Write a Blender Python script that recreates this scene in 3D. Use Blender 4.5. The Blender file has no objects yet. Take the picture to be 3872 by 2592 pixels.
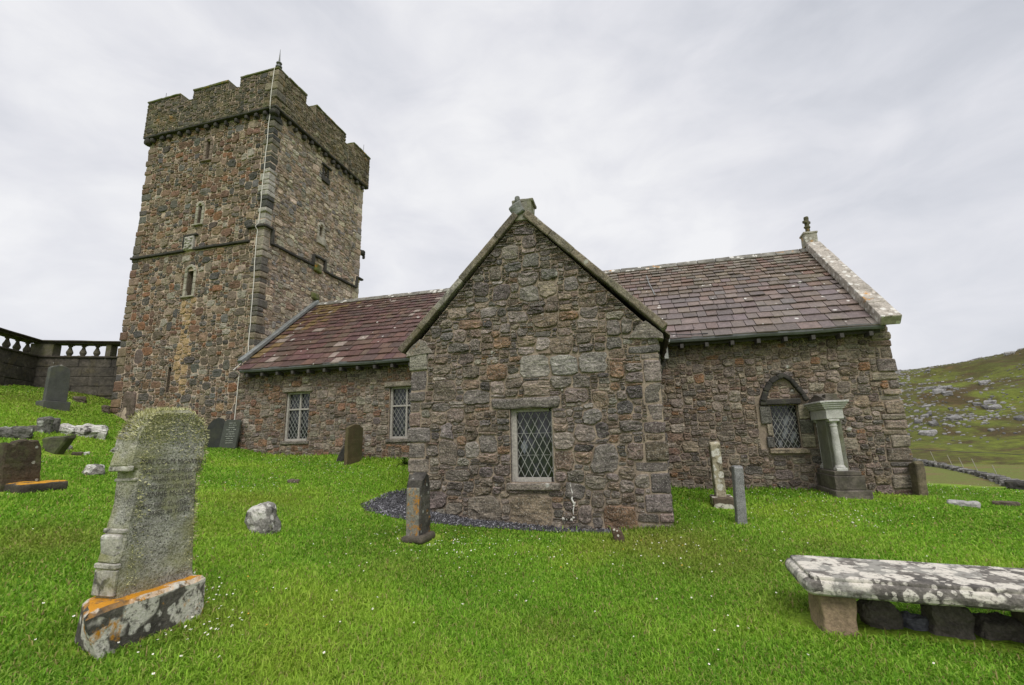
import bpy, bmesh, math, random
import numpy as np
from mathutils import Vector, Matrix, noise
from mathutils.geometry import tessellate_polygon

SC = bpy.context.scene
COL = SC.collection
rad = math.radians

# ------------------------------------------------------------------ camera
F_PX, CX, CY = 1774.67, 1936.0, 1296.0          # focal length / centre in pixels of the photograph
PITCH, ROLL, YAW, EYE = rad(11.47), rad(-1.20), rad(-15.40), 1.6
_cp, _sp = math.cos(PITCH), math.sin(PITCH)
_fw = Vector((0, _cp, _sp)); _up = Vector((0, -_sp, _cp)); _rt = Vector((1, 0, 0))
_r2 = math.cos(ROLL)*_rt + math.sin(ROLL)*_up
_u2 = -math.sin(ROLL)*_rt + math.cos(ROLL)*_up
def _toworld(d):
    c, s = math.cos(YAW), math.sin(YAW)
    return Vector((d.x*c + d.y*s, -d.x*s + d.y*c, d.z))
R_, U_, F_ = _toworld(_r2), _toworld(_u2), _toworld(_fw)
cam = bpy.data.cameras.new('camera'); camo = bpy.data.objects.new('camera', cam); COL.objects.link(camo)
cam.sensor_fit = 'HORIZONTAL'; cam.sensor_width = 36.0; cam.lens = F_PX/3872*36
cam.clip_start = 0.05; cam.clip_end = 5000
camo.matrix_world = Matrix(((R_.x, U_.x, -F_.x, 0), (R_.y, U_.y, -F_.y, 0), (R_.z, U_.z, -F_.z, EYE), (0, 0, 0, 1)))
SC.camera = camo

# ------------------------------------------------------------------ world, sun, exposure
SUN_EL, SUN_AZ = rad(50), rad(152)              # azimuth clockwise from +Y: behind the camera, to the right
W = bpy.data.worlds.new('World'); SC.world = W; W.use_nodes = True
nt = W.node_tree; nt.nodes.clear()
def N(tree, t, **kw):
    n = tree.nodes.new(t)
    for k, v in kw.items():
        if k.startswith('i_'):
            n.inputs[int(k[2:]) if k[2:].isdigit() else k[2:].replace('_', ' ')].default_value = v
        else: setattr(n, k, v)
    return n
def L(tree, a, ao, b, bi): tree.links.new(a.outputs[ao], b.inputs[bi])
def ramp(tree, pts):
    r = tree.nodes.new('ShaderNodeValToRGB'); e = r.color_ramp.elements
    while len(e) > 1: e.remove(e[-1])
    for i, (p, c) in enumerate(pts):
        x = e[0] if i == 0 else e.new(p)
        x.position = p; x.color = (c[0], c[1], c[2], 1) if hasattr(c, '__len__') else (c, c, c, 1)
    return r
sky = N(nt, 'ShaderNodeTexSky', sky_type='NISHITA', sun_disc=False, sun_elevation=SUN_EL, sun_rotation=SUN_AZ, air_density=1.0, dust_density=2.0)
tc = N(nt, 'ShaderNodeTexCoord')
mp = N(nt, 'ShaderNodeMapping'); mp.inputs['Scale'].default_value = (1.0, 1.0, 2.1); mp.inputs['Rotation'].default_value = (0.15, 0.1, 0.4)
L(nt, tc, 'Generated', mp, 'Vector')
n1 = N(nt, 'ShaderNodeTexNoise', i_Scale=1.7, i_Detail=6.0, i_Roughness=0.5, i_Distortion=0.25); L(nt, mp, 0, n1, 'Vector')
n2 = N(nt, 'ShaderNodeTexNoise', i_Scale=5.0, i_Detail=7.0, i_Roughness=0.55, i_Distortion=0.4); L(nt, mp, 0, n2, 'Vector')
mxn = N(nt, 'ShaderNodeMix', data_type='FLOAT', i_0=0.44); L(nt, n1, 0, mxn, 2); L(nt, n2, 0, mxn, 3)
# a broad darker bank of cloud over the east, paler cloud over the south and west
sx = N(nt, 'ShaderNodeSeparateXYZ'); L(nt, tc, 'Generated', sx, 0)
mr = N(nt, 'ShaderNodeMapRange', i_1=-0.15, i_2=0.75, i_3=0.05, i_4=-0.16, interpolation_type='SMOOTHSTEP'); L(nt, sx, 'X', mr, 0)
ad = N(nt, 'ShaderNodeMath', operation='ADD'); L(nt, mxn, 0, ad, 0); L(nt, mr, 0, ad, 1)
cr = ramp(nt, [(0.26, (4.1, 4.25, 4.65)), (0.40, (4.95, 5.05, 5.42)), (0.51, (5.65, 5.68, 5.98)), (0.64, (6.5, 6.5, 6.62))]); L(nt, ad, 0, cr, 0)
mxc = N(nt, 'ShaderNodeMix', data_type='RGBA', i_0=0.95); L(nt, sky, 0, mxc, 6); L(nt, cr, 0, mxc, 7)
# overcast sky, brighter overhead: boost added above the view to light the ground
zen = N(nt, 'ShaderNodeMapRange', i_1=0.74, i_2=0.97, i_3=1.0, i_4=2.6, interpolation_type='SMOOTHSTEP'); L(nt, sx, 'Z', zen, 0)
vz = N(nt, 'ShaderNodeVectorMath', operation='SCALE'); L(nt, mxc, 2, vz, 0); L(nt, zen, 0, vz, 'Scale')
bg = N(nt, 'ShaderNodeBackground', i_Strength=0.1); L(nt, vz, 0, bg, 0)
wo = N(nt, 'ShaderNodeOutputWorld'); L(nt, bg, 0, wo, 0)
sl = bpy.data.lights.new('sun', 'SUN'); sl.energy = 1.5; sl.angle = rad(25); sl.color = (1.0, 0.965, 0.91)
so = bpy.data.objects.new('sun', sl); COL.objects.link(so); so.location = (0, -10, 40)
_sd = Vector((math.sin(SUN_AZ)*math.cos(SUN_EL), math.cos(SUN_AZ)*math.cos(SUN_EL), math.sin(SUN_EL)))
so.rotation_euler = _sd.to_track_quat('Z', 'Y').to_euler()
SC.view_settings.view_transform = 'Standard'; SC.view_settings.look = 'None'
SC.view_settings.exposure = 0.5; SC.view_settings.gamma = 1.0; SC.view_settings.use_curve_mapping = False
SC.render.engine = 'CYCLES'; SC.cycles.max_bounces = 6; SC.cycles.diffuse_bounces = 3

# ------------------------------------------------------------------ survey helpers: a pixel of the photograph onto a plane
def ray(px, py): return R_*((px-CX)/F_PX) - U_*((py-CY)/F_PX) + F_
def onY(px, py, Y):
    d = ray(px, py); t = Y/d.y; return Vector((d.x*t, Y, d.z*t + EYE))
def onX(px, py, X):
    d = ray(px, py); t = X/d.x; return Vector((X, d.y*t, d.z*t + EYE))
def atD(px, py, dist):
    return ray(px, py)*dist + Vector((0, 0, EYE))

# ------------------------------------------------------------------ ground shape: smooth surface through surveyed spots
CTRL = [(0,0,0),(3,1,0),(-3,1,.12),(-3.6,2.5,.27),(-3.65,3.5,.28),(0,4,.0),(1.3,4.8,.08),(3,4.5,.03),(-2,5.3,.1),(6,5,.05),
        (-8,3,.85),(-8,-3,.5),(0,-6,-.1),(8,-4,-.1),(-16,0,1.9),(-3.05,6.1,.24),(1.21,9.8,.27),(1.35,8.3,.2),(-7.05,10.5,1.04),
        (-12.4,11.2,1.40),(-11.4,11.2,1.46),(-17.2,11.5,2.78),(-15.9,11.5,2.2),(-14.8,8.7,2.3),(-21.3,11.66,3.75),(-19.8,10,3.55),(-20.2,13.6,3.62),
        (-28,14,3.9),(-26,6,3.2),(-20,20,3.8),(-30,0,2.6),(0,24,.5),(12,14,.08),(9,16.5,.02),(12,10,.08),(14,4,0),(10,-6,-.2),(-10,-10,.3),(5,11,.34),(7,12,.24),(-5.5,8,.62)]
for px, py, Y in ((1548,1925,8),(2543,1992,8),(2330,2008,8),(1912,1976,8),(2534,1846,11.3),(3066,1853,11.3),(3481,1884,11.3),(1051,1726,11.3),(1282,1725,11.3),(1545,1744,11.3)):
    p = onY(px, py, Y); CTRL.append((p.x, p.y, p.z))
_C = np.array(CTRL, float)
def _tps(r2): return np.where(r2 > 1e-9, 0.5*r2*np.log(np.maximum(r2, 1e-9)), 0.0)
def _fit():
    n = len(_C); d = _C[:, None, :2]-_C[None, :, :2]
    K = _tps((d**2).sum(2)) + np.eye(n)*0.02
    P = np.hstack([np.ones((n, 1)), _C[:, :2]])
    A = np.vstack([np.hstack([K, P]), np.hstack([P.T, np.zeros((3, 3))])])
    return np.linalg.solve(A, np.concatenate([_C[:, 2], np.zeros(3)]))
_Wt = _fit()
def sstep(a, b, x):
    t = np.clip((x-a)/(b-a), 0, 1); return t*t*(3-2*t)
def ground_np(x, y):
    x = np.asarray(x, float); y = np.asarray(y, float); z = np.full(x.shape, _Wt[-3]) + _Wt[-2]*x + _Wt[-1]*y
    for i in range(len(_C)):
        z = z + _Wt[i]*_tps((x-_C[i, 0])**2 + (y-_C[i, 1])**2)
    r = np.hypot(x, y); k = sstep(-6, 4, x)
    r0 = 34*(1-k) + 18.5*k; r1 = 70*(1-k) + 31*k
    t = sstep(0, 1, (r-r0)/(r1-r0))
    z = z + 0.012*np.sin(x*2.1+y*1.3) + 0.010*np.sin(x*3.7-y*2.9+1)
    return z*(1-t) + (-1.3)*t
def ground(x, y): return float(ground_np(np.array([x]), np.array([y]))[0])
def G(px, py):
    d = ray(px, py); ts = np.linspace(2.0, 60, 1200)
    zz = EYE + d.z*ts - ground_np(d.x*ts, d.y*ts)
    i = np.argmax(zz < 0)
    t = ts[i-1] + (ts[i]-ts[i-1])*zz[i-1]/(zz[i-1]-zz[i]) if zz[i] < 0 else 30.0
    return Vector((d.x*t, d.y*t, EYE + d.z*t))

# ------------------------------------------------------------------ materials
def new_mat(name):
    m = bpy.data.materials.new(name); m.use_nodes = True; t = m.node_tree; t.nodes.clear()
    o = N(t, 'ShaderNodeOutputMaterial'); b = N(t, 'ShaderNodeBsdfPrincipled'); L(t, b, 0, o, 0)
    return m, t, b
def mixc(t, fac, a, b, blend='MIX'):
    m = N(t, 'ShaderNodeMix', data_type='RGBA', blend_type=blend)
    for s, i in ((fac, 0), (a, 6), (b, 7)):
        if isinstance(s, tuple) and len(s) == 2 and hasattr(s[0], 'outputs'): t.links.new(s[0].outputs[s[1]], m.inputs[i])
        elif hasattr(s, 'outputs'): t.links.new(s.outputs[0], m.inputs[i])
        else: m.inputs[i].default_value = s if i == 0 else (s[0], s[1], s[2], 1)
    return (m, 2)
def noisef(t, vec, scale, detail=5, rough=.6, lo=.4, hi=.6, dist=0.0, inv=False):
    n = N(t, 'ShaderNodeTexNoise', i_Scale=scale, i_Detail=detail, i_Roughness=rough, i_Distortion=dist); t.links.new(vec, n.inputs['Vector'])
    r = N(t, 'ShaderNodeMapRange', i_1=lo, i_2=hi, i_3=1.0 if inv else 0.0, i_4=0.0 if inv else 1.0); L(t, n, 0, r, 0)
    return r
def spots(t, vec, scale, size, soft=.06, keep=.5):
    """round lichen discs: Voronoi cells, only a share of them kept"""
    wn = N(t, 'ShaderNodeTexNoise', i_Scale=scale*1.6, i_Detail=3.0); t.links.new(vec, wn.inputs['Vector'])
    mx = N(t, 'ShaderNodeVectorMath', operation='MULTIPLY_ADD'); L(t, wn, 'Color', mx, 0)
    mx.inputs[1].default_value = (.45/scale,)*3; t.links.new(vec, mx.inputs[2])
    v = N(t, 'ShaderNodeTexVoronoi', i_Scale=scale); L(t, mx, 0, v, 'Vector')
    a = N(t, 'ShaderNodeMapRange', i_1=size, i_2=size+soft, i_3=1.0, i_4=0.0); L(t, v, 'Distance', a, 0)
    sp = N(t, 'ShaderNodeSeparateColor'); L(t, v, 'Color', sp, 0)
    g = N(t, 'ShaderNodeMath', operation='LESS_THAN', i_1=keep); L(t, sp, 0, g, 0)
    m = N(t, 'ShaderNodeMath', operation='MULTIPLY'); L(t, a, 0, m, 0); L(t, g, 0, m, 1)
    return m
def mul(t, a, b):
    m = N(t, 'ShaderNodeMath', operation='MULTIPLY')
    for s, i in ((a, 0), (b, 1)):
        if hasattr(s, 'outputs'): L(t, s, 0, m, i)
        else: m.inputs[i].default_value = s
    return m
def stone(name, c=(.16, .14, .12), c2=None, attr=False, var=.35, fine=40, strata=0.0, white=None, orange=None, green=None, dark=None,
          bump=.5, bscale=30, rough=.9, top_orange=None, speck=0.0, spec=.3, bdist=.02):
    m, t, b = new_mat(name)
    tcn = N(t, 'ShaderNodeTexCoord'); vec = tcn.outputs['Object']
    if attr:
        a = N(t, 'ShaderNodeAttribute', attribute_name='Col'); base = (a, 'Color')
    else:
        base = mixc(t, noisef(t, vec, 3.0, 6, .65, .35, .65), c, c2 or tuple(x*.7 for x in c))
    # mineral grain
    g1 = noisef(t, vec, fine, 4, .7, .3, .7)
    gr = ramp(t, [(0, 1-var), (1, 1+var)]); L(t, g1, 0, gr, 0)
    base = mixc(t, 1.0, base, (gr, 0), 'MULTIPLY')
    g2 = noisef(t, vec, 7, 5, .6, .3, .7)
    gr2 = ramp(t, [(0, 1-var*.8), (1, 1+var*.8)]); L(t, g2, 0, gr2, 0)
    base = mixc(t, 1.0, base, (gr2, 0), 'MULTIPLY')
    if strata:
        sm = N(t, 'ShaderNodeMapping'); sm.inputs['Scale'].default_value = (4, 4, 34); sm.inputs['Rotation'].default_value = (.12, .1, 0); t.links.new(vec, sm.inputs[0])
        g3 = noisef(t, sm.outputs[0], 1.0, 5, .65, .35, .65, .6)
        gr3 = ramp(t, [(0, 1-strata), (1, 1+strata)]); L(t, g3, 0, gr3, 0)
        base = mixc(t, 1.0, base, (gr3, 0), 'MULTIPLY')
    if speck:
        g4 = noisef(t, vec, fine*2.2, 2, .5, .58, .64)
        base = mixc(t, mul(t, g4, speck), base, (.55, .52, .46))
        g5 = noisef(t, vec, fine*1.7, 2, .5, .36, .42, inv=True)
        base = mixc(t, mul(t, g5, speck), base, (.03, .028, .025))
    if dark:   # (scale, lo, hi, colour, amount): black crust of lichen and weather
        base = mixc(t, mul(t, noisef(t, vec, dark[0], 7, .7, dark[1], dark[2], .3), dark[4]), base, dark[3])
    if green:
        base = mixc(t, mul(t, noisef(t, vec, green[0], 6, .65, green[1], green[2]), green[4]), base, green[3])
    if white:  # list of (scale, size, keep, colour)
        for (s_, sz, kp, cc) in white:
            ms = spots(t, vec, s_, sz, .07, kp)
            brk = noisef(t, vec, s_*5, 5, .7, .36, .5)
            base = mixc(t, mul(t, ms, brk), base, cc)
    if orange:
        base = mixc(t, mul(t, noisef(t, vec, orange[0], 6, .7, orange[1], orange[2]), noisef(t, vec, 30, 4, .7, .3, .55)), base, orange[3])
    if top_orange:
        ge = N(t, 'ShaderNodeNewGeometry'); sz = N(t, 'ShaderNodeSeparateXYZ'); L(t, ge, 'Normal', sz, 0)
        up = N(t, 'ShaderNodeMapRange', i_1=.55, i_2=.85); L(t, sz, 2, up, 0)
        base = mixc(t, mul(t, up, noisef(t, vec, 5, 6, .75, .40, .48)), base, top_orange)
    t.links.new(base[0].outputs[base[1]], b.inputs['Base Color'])
    b.inputs['Roughness'].default_value = rough; b.inputs['Specular IOR Level'].default_value = spec
    bn = N(t, 'ShaderNodeTexNoise', i_Scale=bscale, i_Detail=6.0, i_Roughness=.65); t.links.new(vec, bn.inputs['Vector'])
    bp = N(t, 'ShaderNodeBump', i_Strength=bump, i_Distance=bdist); L(t, bn, 0, bp, 'Height'); L(t, bp, 0, b, 'Normal')
    return m
def plain(name, c, rough=.6, metal=0.0, var=.2, scale=20, bump=.15, spec=.5):
    m, t, b = new_mat(name); vec = N(t, 'ShaderNodeTexCoord').outputs['Object']
    n = noisef(t, vec, scale, 5, .65, .3, .7); r = ramp(t, [(0, 1-var), (1, 1+var)]); L(t, n, 0, r, 0)
    o = mixc(t, 1.0, c, (r, 0), 'MULTIPLY'); t.links.new(o[0].outputs[2], b.inputs['Base Color'])
    b.inputs['Roughness'].default_value = rough; b.inputs['Metallic'].default_value = metal; b.inputs['Specular IOR Level'].default_value = spec
    bn = N(t, 'ShaderNodeTexNoise', i_Scale=scale*2, i_Detail=4.0); t.links.new(vec, bn.inputs['Vector'])
    bp = N(t, 'ShaderNodeBump', i_Strength=bump, i_Distance=.01); L(t, bn, 0, bp, 'Height'); L(t, bp, 0, b, 'Normal')
    return m
WHITE, CREAM, GOLD, MOSS, BLACK = (.60, .58, .53), (.50, .47, .38), (.50, .22, .012), (.11, .13, .03), (.025, .022, .02)
M_rub = stone('rubble_stone', attr=True, var=.5, fine=26, strata=.45, speck=.4, bump=1.0, bscale=26, bdist=.03,
              white=[(3.2, .10, .06, (.45, .44, .40))], orange=(2.2, .66, .74, (.36, .17, .03)), green=(1.3, .62, .8, (.10, .09, .06), .3))
M_rubt = stone('tower_rubble_stone', attr=True, var=.36, fine=24, strata=.16, speck=.18, bump=.8, bscale=20, bdist=.03,
               green=(1.0, .56, .8, (.12, .115, .06), .4), white=[(2.6, .09, .05, (.48, .46, .40))])
M_mor = stone('lime_mortar', (.36, .29, .22), (.24, .19, .145), var=.3, fine=50, bump=.8, bscale=45)
M_mort = stone('tower_mortar', (.52, .415, .325), (.42, .33, .25), var=.25, fine=50, bump=.8, bscale=45)
M_par = stone('parapet_rubble_stone', attr=True, var=.4, fine=24, strata=.15, bump=.8, bscale=20, bdist=.03,
              green=(1.6, .46, .64, (.125, .108, .045), .42), orange=(1.6, .64, .72, (.30, .16, .04)), dark=(2.0, .5, .65, (.05, .044, .036), .5))
M_cap = stone('mossy_cap_stone', (.15, .14, .09), (.10, .10, .055), green=(3, .4, .55, (.10, .12, .025), .8), orange=(2.5, .58, .66, GOLD))
M_black = stone('black_weathered_stone', (.035, .033, .03), (.06, .056, .048), var=.3, green=(4, .55, .7, (.08, .085, .04), .6), bump=.6)
M_dress = stone('dressed_grey_stone', (.40, .37, .30), (.28, .26, .21), var=.3, fine=30, green=(3, .5, .7, (.14, .14, .07), .5), dark=(4, .58, .7, BLACK, .5))
M_cop = stone('coping_stone', attr=True, var=.5, fine=30, speck=.4, green=(2.2, .54, .68, (.12, .105, .04), .4),
              white=[(5, .22, .3, (.36, .35, .30))], orange=(2.0, .66, .72, GOLD), dark=(2.4, .54, .68, (.05, .045, .04), .6))
M_copw = stone('pale_lichened_coping', (.42, .38, .33), (.30, .27, .23), var=.3, fine=25, dark=(5, .52, .62, (.16, .14, .11), .8), white=[(7, .3, .5, WHITE)], orange=(2.6, .64, .70, GOLD))
M_lead = plain('weathered_lead', (.21, .22, .21), .55, .3, .3, 8)
M_gut = plain('gutter_metal', (.11, .115, .115), .5, .2, .3, 6)
M_wood = plain('silvered_wood', (.36, .335, .30), .8, 0, .35, 30, .4)
M_dwood = plain('dark_wood', (.05, .045, .04), .8, 0, .3, 20, .4)
M_came = plain('lead_came', (.30, .30, .28), .6, .2, .2, 40)
M_cable = plain('pale_cable', (.66, .63, .58), .6, 0, .1, 20)
M_iron = plain('iron', (.045, .045, .045), .6, .3, .2, 20)
M_darkin = plain('dark_interior', (.008, .008, .008), .9, 0, .1, 10)
def glassm(name, c, rough):
    m, t, b = new_mat(name); b.inputs['Base Color'].default_value = (*c, 1); b.inputs['Roughness'].default_value = rough; b.inputs['Specular IOR Level'].default_value = .5
    n = N(t, 'ShaderNodeTexNoise', i_Scale=9.0, i_Detail=2.0); bp = N(t, 'ShaderNodeBump', i_Strength=.12, i_Distance=.02); L(t, n, 0, bp, 'Height'); L(t, bp, 0, b, 'Normal'); return m
M_glass = glassm('dark_window_glass', (.010, .011, .012), .12)
M_glass2 = glassm('cloudy_window_glass', (.13, .14, .155), .35)

# ------------------------------------------------------------------ mesh builder
def sub(a, b): return (a[0]-b[0], a[1]-b[1], a[2]-b[2])
class MB:
    def __init__(s): s.v = []; s.f = []; s.m = []; s.c = []
    def add(s, verts, faces, mat=0, col=(.2, .2, .2)):
        o = len(s.v); s.v.extend([tuple(p) for p in verts]); s.c.extend([col]*len(verts))
        s.f.extend([tuple(i+o for i in f) for f in faces]); s.m.extend([mat]*len(faces)); return s
    def quad(s, a, b, c, d, mat=0, col=(.2, .2, .2)): return s.add([a, b, c, d], [(0, 1, 2, 3)], mat, col)
    def box(s, c, h, ax=None, mat=0, col=(.2, .2, .2)):
        c = Vector(c); ax = ax or (Vector((1, 0, 0)), Vector((0, 1, 0)), Vector((0, 0, 1)))
        vs = [c + ax[0]*(h[0]*i) + ax[1]*(h[1]*j) + ax[2]*(h[2]*k) for k in (-1, 1) for j in (-1, 1) for i in (-1, 1)]
        return s.add(vs, [(0, 2, 3, 1), (4, 5, 7, 6), (0, 1, 5, 4), (2, 6, 7, 3), (0, 4, 6, 2), (1, 3, 7, 5)], mat, col)
    def lump(s, c, h, r=.03, amp=.01, n=4, ax=None, mat=0, col=(.2, .2, .2), fq=4.0, seed=0):
        """a worn block: rounded box with noise on every face"""
        c = Vector(c); ax = ax or (Vector((1, 0, 0)), Vector((0, 1, 0)), Vector((0, 0, 1)))
        r = min(r, min(h)*.95); idx = {}; vs = []; fs = []
        def knots(hh):
            k = [-hh, -hh+r*.35, -hh+r]; m = max(1, n-1)
            k += [-hh+r + (2*hh-2*r)*i/m for i in range(1, m)]; k += [hh-r, hh-r*.35, hh]
            return k
        K = [knots(h[i]) for i in range(3)]
        so_ = Vector((seed*3.17, seed*1.31, seed*7.7))
        def vert(p):
            key = (round(p[0], 5), round(p[1], 5), round(p[2], 5))
            if key in idx: return idx[key]
            q = Vector([max(-(h[i]-r), min(h[i]-r, p[i])) for i in range(3)])
            d = Vector(p)-q
            pp = q + (d.normalized()*r if d.length > 1e-7 else Vector())
            if amp:
                nn = noise.noise_vector((pp+so_)*fq) + noise.noise_vector((pp+so_)*fq*2.7)*.45
                pp = pp + nn*amp
            idx[key] = len(vs); vs.append(c + ax[0]*pp.x + ax[1]*pp.y + ax[2]*pp.z); return idx[key]
        for a in range(3):
            b, d = (a+1) % 3, (a+2) % 3
            for sgn in (-1, 1):
                for i in range(len(K[b])-1):
                    for j in range(len(K[d])-1):
                        q = []
                        for (ii, jj) in ((i, j), (i+1, j), (i+1, j+1), (i, j+1)):
                            p = [0, 0, 0]; p[a] = sgn*h[a]; p[b] = K[b][ii]; p[d] = K[d][jj]; q.append(vert(p))
                        fs.append(tuple(q if sgn > 0 else q[::-1]))
        return s.add(vs, fs, mat, col)
    def tube(s, pts, r, n=6, mat=0, col=(.2, .2, .2), caps=True):
        pts = [Vector(p) for p in pts]; rs = r if hasattr(r, '__len__') else [r]*len(pts); vs = []; fs = []
        for i, p in enumerate(pts):
            d = (pts[min(i+1, len(pts)-1)]-pts[max(i-1, 0)]).normalized()
            a = d.cross(Vector((0.31, .95, .05))).normalized(); b = d.cross(a)
            vs += [p + (a*math.cos(2*math.pi*k/n) + b*math.sin(2*math.pi*k/n))*rs[i] for k in range(n)]
        for i in range(len(pts)-1):
            for k in range(n): fs.append((i*n+k, i*n+(k+1) % n, (i+1)*n+(k+1) % n, (i+1)*n+k))
        if caps: fs += [tuple(range(n))[::-1], tuple((len(pts)-1)*n+k for k in range(n))]
        return s.add(vs, fs, mat, col)
    def lathe(s, prof, n=14, o=(0, 0, 0), mat=0, sq=None):
        vs = []; fs = []
        for (r, z) in prof:
            for k in range(n):
                a = 2*math.pi*k/n; vs.append((o[0]+r*math.cos(a), o[1]+r*math.sin(a), o[2]+z))
        for i in range(len(prof)-1):
            for k in range(n): fs.append((i*n+k, i*n+(k+1) % n, (i+1)*n+(k+1) % n, (i+1)*n+k))
        fs += [tuple(range(n))[::-1], tuple((len(prof)-1)*n+k for k in range(n))]
        return s.add(vs, fs, mat)
    def slabprof(s, prof, t, axw, axt, o=(0, 0, 0), bev=.012, amp=.004, mat=0, seg=.05, seed=0, lean=None, fq=6):
        """an upright slab: outline (w,z), thickness t; bevelled, worn edges, finely cut outline"""
        P = []; m = len(prof)
        for i in range(m):
            a, b = Vector(prof[i]), Vector(prof[(i+1) % m]); k = max(1, int((b-a).length/seg))
            P += [a.lerp(b, j/k) for j in range(k)]
        m = len(P); cen = sum(P, Vector((0, 0)))/m; o = Vector(o); axw = Vector(axw); axt = Vector(axt); up = Vector((0, 0, 1))
        ins = []
        for i in range(m):
            d1 = (P[i]-P[i-1]).normalized(); d2 = (P[(i+1) % m]-P[i]).normalized(); d = (d1+d2)
            nn = Vector((-d.y, d.x)); nn = nn.normalized() if nn.length > 1e-6 else (cen-P[i]).normalized()
            if nn.dot(cen-P[i]) < 0 and abs(nn.dot((cen-P[i]).normalized())) > .3: nn = -nn
            ins.append(nn)
        area = sum(P[i].x*P[(i+1) % m].y-P[(i+1) % m].x*P[i].y for i in range(m))
        sg = 1 if area > 0 else -1
        vs = []; rings = ((0, -t/2, bev), (1, -t/2+bev, 0), (2, t/2-bev, 0), (3, t/2, bev)); so_ = Vector((seed*2.3, seed*5.1, seed*1.7))
        for (_, tt, inn) in rings:
            for i in range(m):
                d1 = (P[i]-P[i-1]).normalized(); d2 = (P[(i+1) % m]-P[i]).normalized(); d = (d1+d2)
                nn = (Vector((-d.y, d.x))*sg); nn = nn.normalized() if nn.length > 1e-6 else Vector((0, 0))
                w = P[i] + nn*inn; p = o + axw*w.x + up*w.y + axt*tt
                p += noise.noise_vector((p-o+so_)*fq)*amp + noise.noise_vector((p-o+so_)*fq*3)*amp*.5
                vs.append(p)
        fs = []
        for r in range(3):
            for i in range(m): fs.append((r*m+i, r*m+(i+1) % m, (r+1)*m+(i+1) % m, (r+1)*m+i))
        s.add(vs, fs, mat)
        for r in (0, 3):
            pts2 = [vs[r*m+i] for i in range(m)]
            tri = tessellate_polygon([[Vector((P[i].x, P[i].y, 0)) for i in range(m)]])
            s.add(pts2, [tuple(x) for x in tri], mat)
        return s
    def build(s, name, mats, parent=None, smooth=False, loc=None):
        me = bpy.data.meshes.new(name); me.from_pydata(s.v, [], s.f)
        mats = mats if isinstance(mats, (list, tuple)) else [mats]
        for m in mats: me.materials.append(m)
        if len(mats) > 1: me.polygons.foreach_set('material_index', s.m)
        a = me.attributes.new('Col', 'FLOAT_COLOR', 'POINT'); arr = np.ones((len(s.v), 4), 'f'); arr[:, :3] = np.array(s.c, 'f'); a.data.foreach_set('color', arr.ravel())
        if smooth: me.polygons.foreach_set('use_smooth', [True]*len(me.polygons))
        me.update()
        if parent is None and loc is None and s.v:            # free-standing mesh: origin at its base
            a = np.array(s.v); loc = Vector(((a[:, 0].min()+a[:, 0].max())/2, (a[:, 1].min()+a[:, 1].max())/2, a[:, 2].min()))
            me.transform(Matrix.Translation(-loc))
        o = bpy.data.objects.new(name, me); COL.objects.link(o)
        if parent is not None:
            o.parent = parent
            if parent.get('world_verts'): o.location = -Vector(parent['world_verts'])
        elif loc is not None: o.location = loc
        return o
def tag(o, label=None, cat=None, group=None, kind=None):
    if label: o['label'] = label
    if cat: o['category'] = cat
    if group: o['group'] = group
    if kind: o['kind'] = kind
    return o
def thing(name, label, cat, loc, rot=(0, 0, 0), group=None, world=False):
    o = bpy.data.objects.new(name, None); COL.objects.link(o); o.location = loc; o.rotation_euler = rot; o.empty_display_size = .2
    tag(o, label, cat, group or ('headstones standing in the churchyard' if cat == 'headstone' else None))
    if world: o['world_verts'] = [float(x) for x in loc]
    return o
def chain(b, amp=None): return b

# ------------------------------------------------------------------ rubble masonry
def pick(rng, pal, jit=.18):
    c = pal[rng.randrange(len(pal))]; k = 1 + rng.uniform(-jit, jit)
    return tuple(max(.01, x*k*(1+rng.uniform(-.05, .05))) for x in c)
def stone_blob(mb, O, U, V, Nn, pts, th, rng, col, mat=0):
    """one rubble stone: its outline (u,v) swells out of the wall face in broken facets"""
    n = len(pts); cu = sum(p[0] for p in pts)/n; cv = sum(p[1] for p in pts)/n
    mn = min(math.hypot(p[0]-cu, p[1]-cv) for p in pts); th *= rng.uniform(.55, 1.4)
    inset = min(.017, mn*.26); tu, tv = rng.uniform(-.2, .2), rng.uniform(-.14, .2)
    big = mn > .055; vs = []
    def ring(ins, k, d, jit):
        for (x, y) in pts:
            dx, dy = x-cu, y-cv; r = math.hypot(dx, dy); f = max(.15, (r-ins)/r)*k
            dd = d if d < 0 else d + (tu*dx + tv*dy)*.6*min(1, d/th) + rng.uniform(-1, 1)*jit*th
            vs.append(O + U*(cu+dx*f) + V*(cv+dy*f) + Nn*dd)
    ring(0, 1, -.012, 0); ring(inset*.12, 1, th*.62, .14); ring(inset, 1, th, .20); R = 3
    if big: ring(inset, .52, th*1.05, .30); R = 4
    vs.append(O + U*(cu+rng.uniform(-.2, .2)*mn) + V*(cv+rng.uniform(-.2, .2)*mn) + Nn*(th*rng.uniform(.75, 1.3)))
    fs = []
    for r in range(R-1):
        for i in range(n): fs.append((r*n+i, r*n+(i+1) % n, (r+1)*n+(i+1) % n, (r+1)*n+i))
    for i in range(n): fs.append(((R-1)*n+i, (R-1)*n+(i+1) % n, R*n))
    mb.add(vs, fs, mat, col)
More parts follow.
